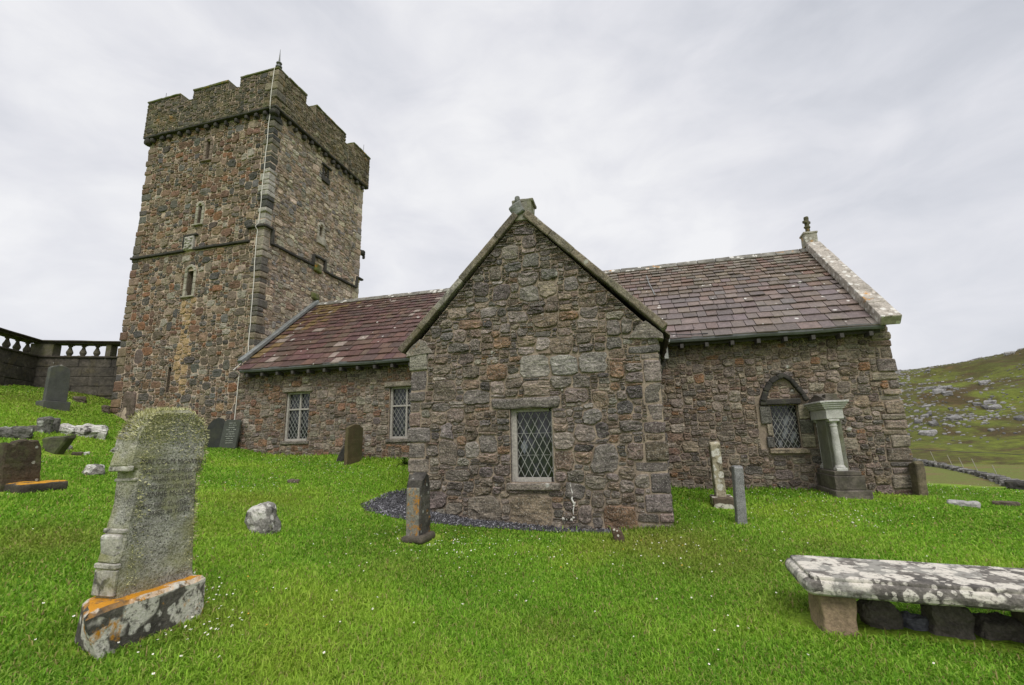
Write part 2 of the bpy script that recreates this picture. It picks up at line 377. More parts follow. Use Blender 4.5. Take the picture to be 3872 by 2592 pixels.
def rubble_outlines(rects, mask0, u0, v0, g, rng, gap, rough=1.0, rnd=1.12):
    """let every stone grow from its seed rectangle until it meets its neighbours: irregular interlocking outlines"""
    g2 = g/2; big = np.repeat(np.repeat(mask0, 2, 0), 2, 1); Hh, Ww = big.shape
    best = np.full((Hh, Ww), 1e9, 'f'); lab = np.full((Hh, Ww), -1, 'i'); S = []
    for i, (u, v, w, h) in enumerate(rects):
        mn = min(w, h)
        cu, cv = u+rng.uniform(-.12, .12)*w*rough, v+rng.uniform(-.14, .14)*h*rough
        a, b = w/2*rng.uniform(.86, 1.2), h/2*rng.uniform(.86, 1.2); th = rng.gauss(0, .13)*rough*min(1, 1.6*h/w); p = rng.choice((2.4, 3.0, 3.6, 4.5))
        ex = max(w, h)*.72+.05
        i0, i1 = max(0, int((cv-ex*.9-v0)/g2)), min(Hh, int((cv+ex*.9-v0)/g2)+1); j0, j1 = max(0, int((cu-ex-u0)/g2)), min(Ww, int((cu+ex-u0)/g2)+1)
        if i1 <= i0 or j1 <= j0: S.append(None); continue
        vv = v0+(np.arange(i0, i1)+.5)*g2-cv; uu = u0+(np.arange(j0, j1)+.5)*g2-cu
        X, Y = np.meshgrid(uu, vv); c, s_ = math.cos(th), math.sin(th); sk = rng.gauss(0, .16)*rough
        x = X*c+Y*s_; y = -X*s_+Y*c; x = x + sk*y
        k1, k2 = rng.uniform(-.35, .35)*rough, rng.uniform(-.35, .35)*rough      # wedge shapes
        val = (np.abs(x)/a/(1+k1*y/b*.5).clip(.5, 1.6))**p + (np.abs(y)/b/(1+k2*x/a*.5).clip(.5, 1.6))**p; val = val**(1/p)
        sub_ = best[i0:i1, j0:j1]; m = val < sub_; sub_[m] = val[m]; lab[i0:i1, j0:j1][m] = i; S.append((cu, cv, a, b))
    lab[big] = -2
    ts = np.linspace(.04, 1.9, 48); out = []
    n = 17
    for i, q in enumerate(S):
        if q is None: out.append(None); continue
        cu, cv, a, b = q; k0 = rng.random()
        an = (np.arange(n)+k0+np.array([rng.uniform(-.28, .28) for _ in range(n)]))*2*math.pi/n
        dx, dy = np.cos(an)*a, np.sin(an)*b
        ju = ((cu+dx[:, None]*ts-u0)/g2).astype(int); iv = ((cv+dy[:, None]*ts-v0)/g2).astype(int)
        ins = (ju >= 0) & (ju < Ww) & (iv >= 0) & (iv < Hh)
        L_ = np.where(ins, lab[iv.clip(0, Hh-1), ju.clip(0, Ww-1)], -2) == i
        if L_[:, 0].sum() < n*.6: out.append(None); continue
        f = np.where(L_.all(1), 47, np.argmin(L_, 1)); r = ts[np.maximum(f-1, 0)]
        r = np.minimum(r, rnd*1.22); r = .92*r + .04*np.roll(r, 1) + .04*np.roll(r, -1)
        ln = np.hypot(dx, dy); r = np.maximum(r - gap*np.array([rng.uniform(.5, 1.5) for _ in range(n)])/ln, .25*r)
        out.append([(cu+dx[k]*r[k], cv+dy[k]*r[k]) for k in range(n)])
    return out
def inpoly(u, v, poly):
    ins = np.zeros(u.shape, bool); m = len(poly)
    for i in range(m):
        (x1, y1), (x2, y2) = poly[i], poly[(i+1) % m]
        if y1 == y2: continue
        c = ((y1 > v) != (y2 > v)) & (u < (x2-x1)*(v-y1)/(y2-y1)+x1); ins ^= c
    return ins
def rubble(mb, O, U, V, Nn, poly, holes=(), blocks=(), pal=((.2, .2, .2),), kinds=(), th=.03, gap=.010, seed=1, reveal=.28, colf=None, skin=True, special=(), g=.02, cjit=.24, rough=1.0, rnd=1.12, bigs=7):
    rng = random.Random(seed); O, U, V, Nn = map(Vector, (O, U, V, Nn))
    if skin:
        def P(u, v, d=0): return O + U*u + V*v + Nn*d
        loops = [[Vector((a, b, 0)) for a, b in poly]] + [[Vector((a, b, 0)) for a, b in ((h[0], h[1]), (h[2], h[1]), (h[2], h[3]), (h[0], h[3]))] for h in holes]
        flat = [p for l in loops for p in l]
        mb.add([P(p.x, p.y) for p in flat], [tuple(t) for t in tessellate_polygon(loops)], 1)
        for h in holes:
            q = [(h[0], h[1]), (h[2], h[1]), (h[2], h[3]), (h[0], h[3])]
            for i in range(4):
                a, b = q[i], q[(i+1) % 4]; mb.quad(P(*a), P(*b), P(*b, -reveal), P(*a, -reveal), 0, tuple(x*.9 for x in pal[0]))
    us = [p[0] for p in poly]; vs = [p[1] for p in poly]; u0, v0 = min(us), min(vs)
    Wn, Hn = int((max(us)-u0)/g)+1, int((max(vs)-v0)/g)+1
    uu, vv = np.meshgrid(u0+(np.arange(Wn)+.5)*g, v0+(np.arange(Hn)+.5)*g)
    mask = ~inpoly(uu, vv, poly)
    for h in list(holes)+list(blocks):
        mask |= (uu > h[0]-.004) & (uu < h[2]+.004) & (vv > h[1]-.004) & (vv < h[3]+.004)
    mask0 = mask.copy(); rects = []; cols = []
    def place(c, r, w, h, col=None):
        u = u0+(c+w/2)*g; v = v0+(r+h/2)*g; mask[r:r+h, c:c+w] = True
        cc = col or pick(rng, pal, cjit)
        if colf: cc = colf(u, v, cc, rng)
        rects.append((u, v, w*g, h*g)); cols.append(cc)
    for (su, sv, sw, sh, sc) in special:
        c, r, w, h = int((su-u0)/g), int((sv-v0)/g), int(sw/g), int(sh/g)
        if r >= 0 and c >= 0 and not mask[r:r+h, c:c+w].any(): place(c, r, w, h, sc)
    tot = sum(k[0] for k in kinds)
    # some of the big stones are set first, here and there; the rest is filled in course by course
    kb = kinds[0]; tries = int(mask.size*g*g*bigs)
    for _ in range(tries):
        w, h = int(rng.uniform(kb[1], kb[2])/g), int(rng.uniform(kb[3], kb[4])/g); r, c = rng.randrange(max(1, Hn-h)), rng.randrange(max(1, Wn-w))
        if rng.random() < .5 and not mask[r:r+h, c:c+w].any(): place(c, r, w, h)
    for r in range(Hn):
        c = 0; row = mask[r]
        while c < Wn:
            if row[c]: c += 1; continue
            e = c
            while e < Wn and not row[e] and e-c < 40: e += 1
            run = e-c
            x = rng.random()*tot
            for k in kinds:
                x -= k[0]
                if x <= 0: break
            w = int(rng.uniform(k[1], k[2])/g); h = max(1, int(rng.uniform(k[3], k[4])/g))
            if run < 9: h = max(2, int(run*rng.uniform(.35, 1.15)))
            w = min(max(w, 2), run)
            if run-w < 4: w = run if run < 20 else run-5
            hh = 1
            while hh < h and r+hh < Hn and not mask[r+hh, c:c+w].any(): hh += 1
            if w*hh >= 4 and w >= 2: place(c, r, w, hh)
            else: mask[r:r+hh, c:c+w] = True
            c += w
    for o_, cc, rc in zip(rubble_outlines(rects, mask0, u0, v0, g, rng, gap, rough, rnd), cols, rects):
        if o_: stone_blob(mb, O, U, V, Nn, o_, th*(1.0 if min(rc[2], rc[3]) > .1 else .7), rng, cc)
def quoins(mb, C, A, B, z0, z1, pal, seed=1, hr=(.14, .34), lr=(.28, .6), sr=(.16, .28), proj=.022, amp=.010, colf=None, mat=0, shrink=.008):
    """corner stones at C; A, B point along the two faces. Returns rectangles (distance, z) used on each face."""
    rng = random.Random(seed); A, B = Vector(A), Vector(B); Z = Vector((0, 0, 1)); z = z0; ra = []; rb = []; flip = rng.random() < .5
    while z < z1-.06:
        h = min(rng.uniform(*hr), z1-z); la, lb = (rng.uniform(*lr), rng.uniform(*sr)); flip = not flip
        if flip: la, lb = lb, la
        col = pick(rng, pal)
        if colf: col = colf(z+h/2, col, rng)
        pj = proj*rng.uniform(.3, 1.4)
        c = Vector((C[0], C[1], z+h/2)) + A*((la-pj)/2) + B*((lb-pj)/2)
        mb.lump(c, ((la+pj)/2-shrink/2, (lb+pj)/2-shrink/2, h/2-shrink), r=min(.035, h*.22), amp=amp, n=3, fq=5.5, ax=(A, B, Z), mat=mat, col=col, seed=seed+int(z*50))
        ra.append((0, z, la, z+h)); rb.append((0, z, lb, z+h)); z += h
    return ra, rb

# ------------------------------------------------------------------ the church
CH0 = (-3.3, 11.3, .6)
church = thing('church', 'old rubble stone church with a square battlemented tower, slate roofs and a gabled transept', 'church', CH0, world=True)
XT0, XT1, YT = -4.19, .29, 8.0               # transept
YN, YB, XE, XW = 11.3, 17.3, 5.0, -11.62     # nave
TX0, TX1, TY0, TY1 = -17.1, -11.5, 11.6, 16.95   # tower
EAVE, RIDGE, YR = 3.72, 6.60, 14.3
X3, Y3, Z3 = Vector((1, 0, 0)), Vector((0, 1, 0)), Vector((0, 0, 1))
PAL_T = [(0.161, 0.133, 0.114), (0.130, 0.111, 0.099), (0.193, 0.160, 0.134), (0.109, 0.095, 0.087), (0.172, 0.125, 0.096), (0.219, 0.187, 0.164), (0.156, 0.117, 0.087), (0.146, 0.123, 0.111), (0.187, 0.149, 0.117)]
PAL_N = [(0.202, 0.159, 0.121), (0.169, 0.131, 0.107), (0.231, 0.187, 0.147), (0.146, 0.123, 0.107), (0.208, 0.148, 0.103), (0.190, 0.154, 0.125), (0.158, 0.109, 0.082), (0.247, 0.204, 0.163)]
PAL_NW = PAL_N + [(.23, .19, .15), (.25, .22, .18), (.19, .11, .07), (.21, .17, .13)]
PAL_S = [(0.158, 0.120, 0.086), (0.196, 0.147, 0.100), (0.133, 0.105, 0.084), (0.233, 0.179, 0.126), (0.174, 0.105, 0.068), (0.101, 0.092, 0.080), (0.254, 0.205, 0.151), (0.148, 0.089, 0.060), (0.180, 0.141, 0.100), (0.212, 0.141, 0.086), (0.117, 0.110, 0.100)]
PAL_E = [(0.371, 0.307, 0.224), (0.424, 0.359, 0.266), (0.309, 0.266, 0.206), (0.256, 0.217, 0.180), (0.353, 0.279, 0.206), (0.459, 0.395, 0.300), (0.337, 0.254, 0.180), (0.212, 0.202, 0.186), (0.371, 0.333, 0.257)]
K_T = [(4, .26, .52, .18, .34), (6, .16, .34, .09, .20), (4, .10, .30, .035, .075)]
K_N = [(3, .20, .38, .15, .28), (6, .13, .28, .08, .16), (5, .08, .24, .03, .065)]
K_S = [(3, .26, .46, .20, .34), (6, .15, .30, .11, .20), (6, .08, .22, .035, .07)]
K_E = [(3, .24, .40, .17, .28), (6, .15, .30, .10, .17), (6, .08, .24, .035, .065)]

# windows: (u0, z0, u1, z1) in x and z
WT = (-2.27, .86, -1.52, 2.09)
WN1 = (-9.88, 1.64, -9.08, 3.0); WN2 = (-6.55, 1.64, -5.62, 3.0)
WE = (2.62, 1.27, 3.12, 2.16)

# --- transept walls
mb = MB()
kn = 3.36
apex = (-1.97, 5.72)
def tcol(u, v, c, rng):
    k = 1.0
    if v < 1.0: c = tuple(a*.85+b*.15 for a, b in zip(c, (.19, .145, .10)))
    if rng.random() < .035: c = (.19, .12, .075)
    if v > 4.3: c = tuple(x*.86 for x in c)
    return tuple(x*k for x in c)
ra, rb = quoins(mb, (XT1, YT), (-1, 0, 0), (0, 1, 0), .0, 3.28, PAL_T, 11, (.10, .38), (.18, .50), (.14, .36), proj=.030, amp=.018)
la, lb = quoins(mb, (XT0, YT), (1, 0, 0), (0, 1, 0), .1, 3.26, PAL_T, 17, (.12, .40), (.20, .42), (.16, .36), proj=.036, amp=.014)
O = Vector((0, YT, 0))
bl = [(XT1-a[2], a[1], XT1, a[3]) for a in ra] + [(XT0, a[1], XT0+a[2], a[3]) for a in la]
bl += [(-2.62, 2.09, -1.36, 2.30), (-2.36, .72, -1.42, .86)]
gr = (.20, .185, .165)
spec = [(-2.05, 2.62, .52, .40, (.27, .245, .215)), (-1.50, 2.62, .50, .42, (.25, .235, .21)), (-.98, 2.64, .44, .36, (.22, .20, .18)),
        (-3.05, .10, .60, .52, (.17, .145, .115)), (-2.28, .06, .70, .62, (.185, .145, .10)), (-1.52, .02, .10, .1, gr), (-.72, .02, .52, .50, (.17, .14, .115)), (-.12, -.02, .30, .5, (.2, .16, .11)),
        (-3.72, 2.30, .46, .40, (.15, .12, .095)), (-3.15, 2.2, .52, .24, (.15, .13, .115)), (-.55, .62, .62, .44, (.16, .135, .11)),
        (-3.60, 1.15, .36, .48, (.16, .13, .105)), (-.9, 1.0, .46, .48, (.155, .135, .12)), (-.42, 1.2, .52, .40, (.15, .13, .115)), (-1.32, .62, .30, .24, (.11, .10, .095)),
        (-2.05, 4.03, .38, .30, (.19, .17, .15)), (-1.62, 4.42, .32, .2, (.18, .165, .15)), (-2.30, 4.62, .34, .18, (.13, .12, .112)), (-3.2, 3.6, .46, .18, (.17, .11, .075)), (-2.56, 3.18, .34, .22, (.18, .10, .062))]
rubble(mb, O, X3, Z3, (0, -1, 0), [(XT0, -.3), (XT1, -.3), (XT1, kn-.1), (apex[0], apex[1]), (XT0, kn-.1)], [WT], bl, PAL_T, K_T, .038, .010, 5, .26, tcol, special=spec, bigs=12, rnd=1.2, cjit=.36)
rubble(mb, Vector((XT1, YT, 0)), Y3, Z3, (1, 0, 0), [(0, -.3), (YN-YT, -.3), (YN-YT, 3.3), (0, 3.3)], [], [(0, a[1], a[2], a[3]) for a in rb], PAL_T, K_T, .035, .011, 6)
rubble(mb, Vector((XT0, YN, 0)), -Y3, Z3, (-1, 0, 0), [(0, -.3), (YN-YT, -.3), (YN-YT, 3.3), (0, 3.3)], [], [(YN-YT-a[2], a[1], YN-YT, a[3]) for a in lb], PAL_T, K_T, .035, .011, 7)
# lime run and lichen discs low on the front
mb.build('transept_wall', [M_rub, M_mor], church)
# big lintel and sill of the transept window
b = MB(); b.lump((-1.99, YT-.005, 2.19), (.60, .05, .095), r=.05, amp=.035, n=7, col=(.16, .14, .125), seed=3, fq=4); b.build('lintel', [M_rub], church)
b = MB(); b.lump((-1.88, YT-.02, .79), (.46, .06, .055), r=.02, amp=.008, n=5, col=(.22, .185, .155), seed=4); b.build('window_sill', [M_rub], church)
b = MB()
z = [.86, .78, .70, .60, .52, .42, .36]; xx = [-1.255, -1.25, -1.225, -1.24, -1.20, -1.225, -1.22]
b.tube([(x, YT-.035, zz) for x, zz in zip(xx, z)], [.003, .006, .008, .017, .010, .009, .004], 6); b.build('lime_streak', [plain('white_lime', (.68, .66, .62), .9)], church)

M_disc = plain('white_lichen_disc', (.50, .48, .43), .95, 0, .3, 60)
for px, py, r in ((2130, 1963, .045), (2143, 1965, .03), (2160, 1967, .04), (2168, 1959, .035), (2171, 1905, .04), (2169, 1914, .03), (1813, 1926, .03)):
    p = onY(px, py, YT-.052); m = MB(); rg = random.Random(px); rr = [r*.62*rg.uniform(.75, 1.15) for _ in range(12)]
    m.add([p + Vector((math.cos(i*math.pi/6)*rr[i], .012, math.sin(i*math.pi/6)*rr[i])) for i in range(12)] + [p], [(i, (i+1) % 12, 12) for i in range(12)]); m.build('lichen_disc', [M_disc], church)
# --- nave walls
mb = MB()
qa, qb = quoins(mb, (XE, YN), (-1, 0, 0), (0, 1, 0), .0, 3.62, PAL_N, 21, (.07, .28), (.16, .46), (.14, .4), proj=.036, amp=.020)
bl = [(XE-a[2], a[1], XE, a[3]) for a in qa] + [(2.36, 1.27, 2.62, 2.22), (3.12, 1.27, 3.40, 2.22), (2.42, 2.16, 3.22, 2.32), (2.5, 1.12, 3.25, 1.27)]
# relieving arch: keep its band clear of rubble
for k in range(9):
    t = k/8; x = 2.42+.88*t; zz = 2.32 + .44*(1-abs(2*t-1)**1.6); bl.append((x-.06, zz-.1, x+.06, zz+.05))
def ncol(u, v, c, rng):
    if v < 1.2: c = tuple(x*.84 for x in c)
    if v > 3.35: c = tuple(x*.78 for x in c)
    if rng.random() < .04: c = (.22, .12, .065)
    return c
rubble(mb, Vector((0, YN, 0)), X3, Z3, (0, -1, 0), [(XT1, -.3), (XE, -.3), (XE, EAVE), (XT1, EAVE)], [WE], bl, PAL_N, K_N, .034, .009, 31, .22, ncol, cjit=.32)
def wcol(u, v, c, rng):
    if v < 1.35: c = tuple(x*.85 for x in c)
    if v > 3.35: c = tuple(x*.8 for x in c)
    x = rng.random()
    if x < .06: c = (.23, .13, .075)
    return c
bl = [(WN1[0]-.12, WN1[3], WN1[2]+.12, WN1[3]+.15), (WN2[0]-.12, WN2[3], WN2[2]+.3, WN2[3]+.15), (WN1[0]-.1, WN1[1]-.1, WN1[2]+.1, WN1[1]), (WN2[0]-.1, WN2[1]-.1, WN2[2]+.1, WN2[1])]
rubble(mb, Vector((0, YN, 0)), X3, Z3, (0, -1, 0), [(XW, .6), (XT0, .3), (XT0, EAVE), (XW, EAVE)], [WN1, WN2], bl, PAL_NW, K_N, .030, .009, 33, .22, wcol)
EG = [(0, -.4), (YB-YN, -.4), (YB-YN, EAVE), (YR-YN, RIDGE+.05), (0, EAVE)]
rubble(mb, Vector((XE, YN, 0)), Y3, Z3, (1, 0, 0), EG, [], [(0, a[1], a[2], a[3]) for a in qb], PAL_N, K_N, .035, .010, 35)
mb.quad((XE, YB, -1), (XW, YB, -1), (XW, YB, EAVE), (XE, YB, EAVE), 1)
mb.quad((XW, YN, .5), (XW, TY0+.2, .5), (XW, TY0+.2, EAVE), (XW, YN, EAVE), 1)
mb.build('nave_wall', [M_rub, M_mor], church)
for (w, ext) in ((WN1, .1), (WN2, .14)):
    c = ((w[0]+w[2])/2, YN-.015, w[3]+.07)
    b = MB(); b.lump(c, ((w[2]-w[0])/2+ext, .05, .065), r=.025, amp=.014, n=6, col=(.24, .205, .16), seed=int(w[2]*7)); b.build('lintel', [M_rub], church)
    b = MB(); b.lump((c[0], YN-.01, w[1]-.05), ((w[2]-w[0])/2+.07, .05, .045), r=.02, amp=.008, n=5, col=(.17, .15, .125), seed=int(w[2]*9)); b.build('window_sill', [M_rub], church)

# --- tower walls
mb = MB()
TZ = 12.9
wht = [(.36, .34, .30), (.30, .28, .24), (.06, .06, .055), (.06, .06, .055)]
def qcol(z, c, rng):
    if 8.55 < z < 10.6: return wht[0] if rng.random() < .55 else wht[2]
    if z >= 10.6: return (.055, .055, .05) if rng.random() < .75 else (.13, .12, .09)
    if 7.5 < z < 8.55: return (.27, .24, .19)
    if z < 7.5: return (.20, .165, .115) if rng.random() < .6 else (.11, .10, .085)
    return c
qa, qb = quoins(mb, (TX1, TY0), (-1, 0, 0), (0, 1, 0), .9, TZ, PAL_S, 41, (.14, .30), (.24, .40), (.20, .34), proj=.045, amp=.014, colf=qcol)
pa, pb = quoins(mb, (TX0, TY0), (1, 0, 0), (0, 1, 0), 1.9, TZ, PAL_S + [(.3, .28, .25)], 43, (.16, .36), (.26, .46), (.2, .34), proj=.04, amp=.014)
ra_, rb_ = quoins(mb, (TX1, TY1), (0, -1, 0), (-1, 0, 0), 3.0, TZ, PAL_E, 47, (.16, .34), (.26, .46), (.2, .34), proj=.03, amp=.014)
S1, S2, S3, S4 = (-14.33, 11.45, -14.17, 12.22), (-14.36, 9.02, -14.20, 9.72), (-14.50, 6.45, -14.22, 7.34), (-14.84, 3.26, -14.70, 4.08)
E1, E2 = (14.27-TY0, 11.84, 14.45-TY0, 12.26), (14.22-TY0, 9.30, 14.42-TY0, 9.74)
bl = [(TX1-a[2], a[1], TX1, a[3]) for a in qa] + [(TX0, a[1], TX0+a[2], a[3]) for a in pa]
bl += [(s[0]-.12, s[1]-.06, s[2]+.12, s[3]+.16) for s in (S1, S2, S3)] + [(-14.76, 8.06, -14.30, 8.62), (TX0, 8.02, TX1, 8.12)]
def scol(u, v, c, rng):
    x = rng.random()
    if v < 3.9 and x < .22: c = (.105, .092, .08)
    if 3.2 < v < 6.3 and abs(u+14.25+.03*(v-4)) < .25 and x < .8: c = (.36, .25, .13)      # the ochre streak
    elif x > .95: c = (.21, .105, .055)
    elif x > .90: c = (.30, .27, .22)
    elif x > .87: c = (.07, .066, .06)
    return c
sp = [(-16.6, 2.45, .6, .95, (.14, .105, .085)), (-16.4, 4.3, .38, .5, (.14, .105, .09))]
rubble(mb, Vector((0, TY0, 0)), X3, Z3, (0, -1, 0), [(TX0, .8), (TX1, .8), (TX1, TZ), (TX0, TZ)], [S1, S2, S3, S4], bl, PAL_S, K_S, .030, .013, 51, .35, scol, special=sp, rnd=1.05, cjit=.3, bigs=9)
bl = [(0, a[1], a[2], a[3]) for a in qb] + [(TY1-TY0-a[2], a[1], TY1-TY0, a[3]) for a in ra_] + [(E1[0]-.08, E1[1]-.36, E1[2]+.08, E1[3]+.14), (E2[0]-.1, E2[1]-.42, E2[2]+.1, E2[3]+.16)]
rubble(mb, Vector((TX1, TY0, 0)), Y3, Z3, (1, 0, 0), [(0, .8), (TY1-TY0, .8), (TY1-TY0, TZ), (0, TZ)], [E1, E2], bl, PAL_E, K_E, .030, .011, 53, .35, rnd=1.05, cjit=.25)
rubble(mb, Vector((TX0, TY1, 0)), -Y3, Z3, (-1, 0, 0), [(0, 1.5), (TY1-TY0, 1.5), (TY1-TY0, TZ), (0, TZ)], [], [(TY1-TY0-a[2], a[1], TY1-TY0, a[3]) for a in pb], PAL_S, [(3, .4, .7, .25, .4), (3, .2, .4, .1, .2)], .03, .012, 55)
mb.quad((TX1, TY1, 0), (TX0, TY1, 0), (TX0, TY1, TZ), (TX1, TY1, TZ), 1)
tower = mb.build('tower_wall', [M_rubt, M_mort], church)

# parapet on corbels
PO = .16; PX0, PX1, PY0, PY1 = TX0-PO, TX1+PO, TY0-PO, TY1+PO
PZ0, PZC, PZ1 = 12.88, 14.0, 14.31
def crenel(pairs, full):
    """outline (u,z) of one parapet face with notches"""
    pts = [(full[0], PZ0), (full[1], PZ0), (full[1], PZ1)]
    for a, b_ in sorted(pairs, reverse=True): pts += [(b_, PZ1), (b_, PZC), (a, PZC), (a, PZ1)]
    pts.append((full[0], PZ1)); return pts
NS = [(-15.66, -15.08), (-13.46, -12.96)]; NE = [(12.86, 13.38), (15.28, 15.84)]
mb = MB()
PALP = [(0.142, 0.125, 0.093), (0.110, 0.099, 0.080), (0.175, 0.142, 0.110), (0.093, 0.087, 0.077), (0.164, 0.125, 0.087), (0.131, 0.121, 0.077)]
PALPE = [(0.190, 0.168, 0.106), (0.162, 0.146, 0.095), (0.224, 0.196, 0.134), (0.134, 0.123, 0.090), (0.190, 0.151, 0.095)]
T = .42
def par_face(O, U, Nn, full, notches, pal, seed):
    O, U, Nn = Vector(O), Vector(U), Vector(Nn)
    poly = crenel(notches, full)
    rubble(mb, O, U, Z3, Nn, poly, [], [], pal, [(3, .2, .38, .14, .24), (4, .12, .26, .08, .14), (5, .08, .22, .03, .06)], .030, .010, seed)
    pts = [O + U*a + Z3*b for a, b in poly]; q = [p - Nn*T for p in pts]; n = len(pts)
    mb.add([O + U*a + Z3*b - Nn*T for a, b in poly], [tuple(t) for t in tessellate_polygon([[Vector((a, b, 0)) for a, b in poly]])], 1)
    for i in range(n):
        a, b_ = pts[i], pts[(i+1) % n]; mb.quad(a, b_, b_ - Nn*T, a - Nn*T, 0, pal[0])
par_face((0, PY0, 0), X3, (0, -1, 0), (PX0, PX1), NS, PALP, 61)
par_face((PX1, 0, 0), Y3, (1, 0, 0), (PY0+.003, PY1), NE, PALPE, 62)
par_face((PX0, 0, 0), Y3, (-1, 0, 0), (PY0+.003, PY1), NE, PALP, 63)
par_face((0, PY1, 0), -X3, (0, 1, 0), (-PX1, -PX0), [(-b, -a) for a, b in NS], PALP, 64)
qcp = quoins(mb, (PX1, PY0), (-1, 0, 0), (0, 1, 0), PZ0+.05, PZ1, PALPE, 65, (.2, .34), (.3, .5), (.22, .36), proj=.05)
mb.quad((PX0, PY0, PZ0+.02), (PX1, PY0, PZ0+.02), (PX1, PY1, PZ0+.02), (PX0, PY1, PZ0+.02), 1)
parapet = mb.build('parapet', [M_par, M_mort], church)
def caps(a, b, y0, along, seed):
    m = MB(); rng = random.Random(seed); x = a
    while x < b-.05:
        l = min(rng.uniform(.35, .8), b-x); l = l if b-x-l > .15 else b-x
        c = x+l/2; h = (l/2-.004, T/2+.05, rng.uniform(.03, .045))
        if along == 'x': m.lump((c, y0+T/2, PZ1+.03), h, r=.02, amp=.014, n=4, seed=seed+int(x*9))
        else: m.lump((y0-T/2, c, PZ1+.03), (h[1], h[0], h[2]), r=.02, amp=.014, n=4, seed=seed+int(x*9))
        x += l
    m.build('cap_stone', [M_cap], parapet)
for i, (a, b_) in enumerate(((PX0-.03, NS[0][0]), (NS[0][1], NS[1][0]), (NS[1][1], PX1+.03))): caps(a, b_, PY0, 'x', 70+i)
for i, (a, b_) in enumerate(((PY0+T+.06, NE[0][0]), (NE[0][1], NE[1][0]), (NE[1][1], PY1+.03))): caps(a, b_, PX1, 'y', 80+i)
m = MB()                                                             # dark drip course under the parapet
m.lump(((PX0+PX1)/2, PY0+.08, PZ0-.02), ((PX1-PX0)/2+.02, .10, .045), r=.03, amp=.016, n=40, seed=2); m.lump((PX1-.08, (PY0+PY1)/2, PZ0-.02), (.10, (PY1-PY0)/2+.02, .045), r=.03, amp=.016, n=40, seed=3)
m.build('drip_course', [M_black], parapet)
rng = random.Random(5)
cb = None
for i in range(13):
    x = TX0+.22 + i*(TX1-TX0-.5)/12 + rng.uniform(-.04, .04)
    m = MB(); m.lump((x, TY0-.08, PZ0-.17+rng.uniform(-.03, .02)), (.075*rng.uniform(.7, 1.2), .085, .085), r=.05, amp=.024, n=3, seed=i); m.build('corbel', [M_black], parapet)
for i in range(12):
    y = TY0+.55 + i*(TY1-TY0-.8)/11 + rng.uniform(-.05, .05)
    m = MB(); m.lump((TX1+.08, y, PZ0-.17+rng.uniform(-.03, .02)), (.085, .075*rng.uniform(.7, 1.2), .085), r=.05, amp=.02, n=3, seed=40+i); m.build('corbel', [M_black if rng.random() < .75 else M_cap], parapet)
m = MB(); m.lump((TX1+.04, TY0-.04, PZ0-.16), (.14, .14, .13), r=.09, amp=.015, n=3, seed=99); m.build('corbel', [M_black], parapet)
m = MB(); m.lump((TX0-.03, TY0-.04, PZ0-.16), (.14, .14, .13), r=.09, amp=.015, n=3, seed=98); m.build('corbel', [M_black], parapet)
# string course, stepped
m = MB(); y = TY0-.035; x = TX1+.035
def bar(m, a, b_, r=.045, seed=0):
    a, b_ = Vector(a), Vector(b_); d = (b_-a); Lh = d.length/2; d.normalize()
    o = Vector((0, -1, 0)) if abs(a.y-b_.y) < .01 and abs(a.x-b_.x) + abs(a.z-b_.z) > .01 and a.y < TY0 else Vector((1, 0, 0))
    s_ = d.cross(o).normalized()
    m.lump((a+b_)/2, (Lh, .07, r), r=.025, amp=.010, n=max(3, int(Lh*8)), ax=(d, o, s_), seed=seed)
bar(m, (TX0-.05, y, 8.09), (-14.74, y, 8.09), seed=1); bar(m, (-14.32, y, 8.10), (-12.02, y, 8.08), seed=2); bar(m, (-14.80, y, 8.62), (-14.22, y, 8.62), .035, seed=3)
bar(m, (-14.77, y, 8.1), (-14.77, y, 8.6), .03, seed=30)
bar(m, (-12.15, y, 8.56), (TX1+.06, y, 8.56), seed=4); bar(m, (x, TY0-.06, 8.56), (x, 11.92, 8.56), seed=5); bar(m, (x, 11.92, 8.55), (x, 11.92, 8.04), seed=6)
bar(m, (x, 11.88, 8.05), (x, 13.97, 8.05), seed=7); bar(m, (x, 13.95, 8.03), (x, 13.95, 8.46), seed=8); bar(m, (x, 13.93, 8.45), (x, 14.65, 8.45), seed=9)
bar(m, (x, 14.63, 8.45), (x, 14.63, 8.02), seed=10); bar(m, (x, 14.6, 8.03), (x, 16.72, 8.03), seed=11); bar(m, (x, 16.72, 8.03), (x, 16.72, 8.5), seed=12); bar(m, (x, 16.70, 8.5), (x, TY1+.2, 8.5), seed=13)
m.build('string_course', [M_black], church)
# carved panels and projecting stones
m = MB(); pc = Vector((-14.53, TY0-.05, 8.33)); m.lump(pc, (.20, .05, .25), r=.02, amp=.012, n=5, seed=5)
for i, (dx, dz, r) in enumerate(((-.07, .17, .05), (-.02, .10, .06), (.08, .08, .06), (-.10, .02, .05), (.03, .0, .07), (.10, -.10, .06), (-.06, -.10, .07), (.0, -.18, .05), (.13, .17, .045), (-.12, -.2, .05))):
    m.lump(pc + Vector((dx, -.055, dz)), (r*1.2, .05, r*.7), r=r*.65, amp=.012, n=2, ax=(Vector((.8, 0, .6)) if i % 2 else X3, Y3, Vector((-.6, 0, .8)) if i % 2 else Z3), seed=i)
m.build('carved_panel', [stone('pale_carved_stone', (.45, .43, .38), (.33, .31, .27), dark=(5, .56, .66, BLACK, .5))], church, loc=None)
m = MB(); m.lump((TX1+.06, 14.2, 8.0), (.07, .20, .16), r=.05, amp=.03, n=3, seed=3); m.build('projecting_stone', [M_cap], church)
m = MB(); m.lump((TX1+.05, 14.18, 6.9), (.06, .20, .13), r=.05, amp=.025, n=3, seed=4); m.build('projecting_stone', [M_cap], church)
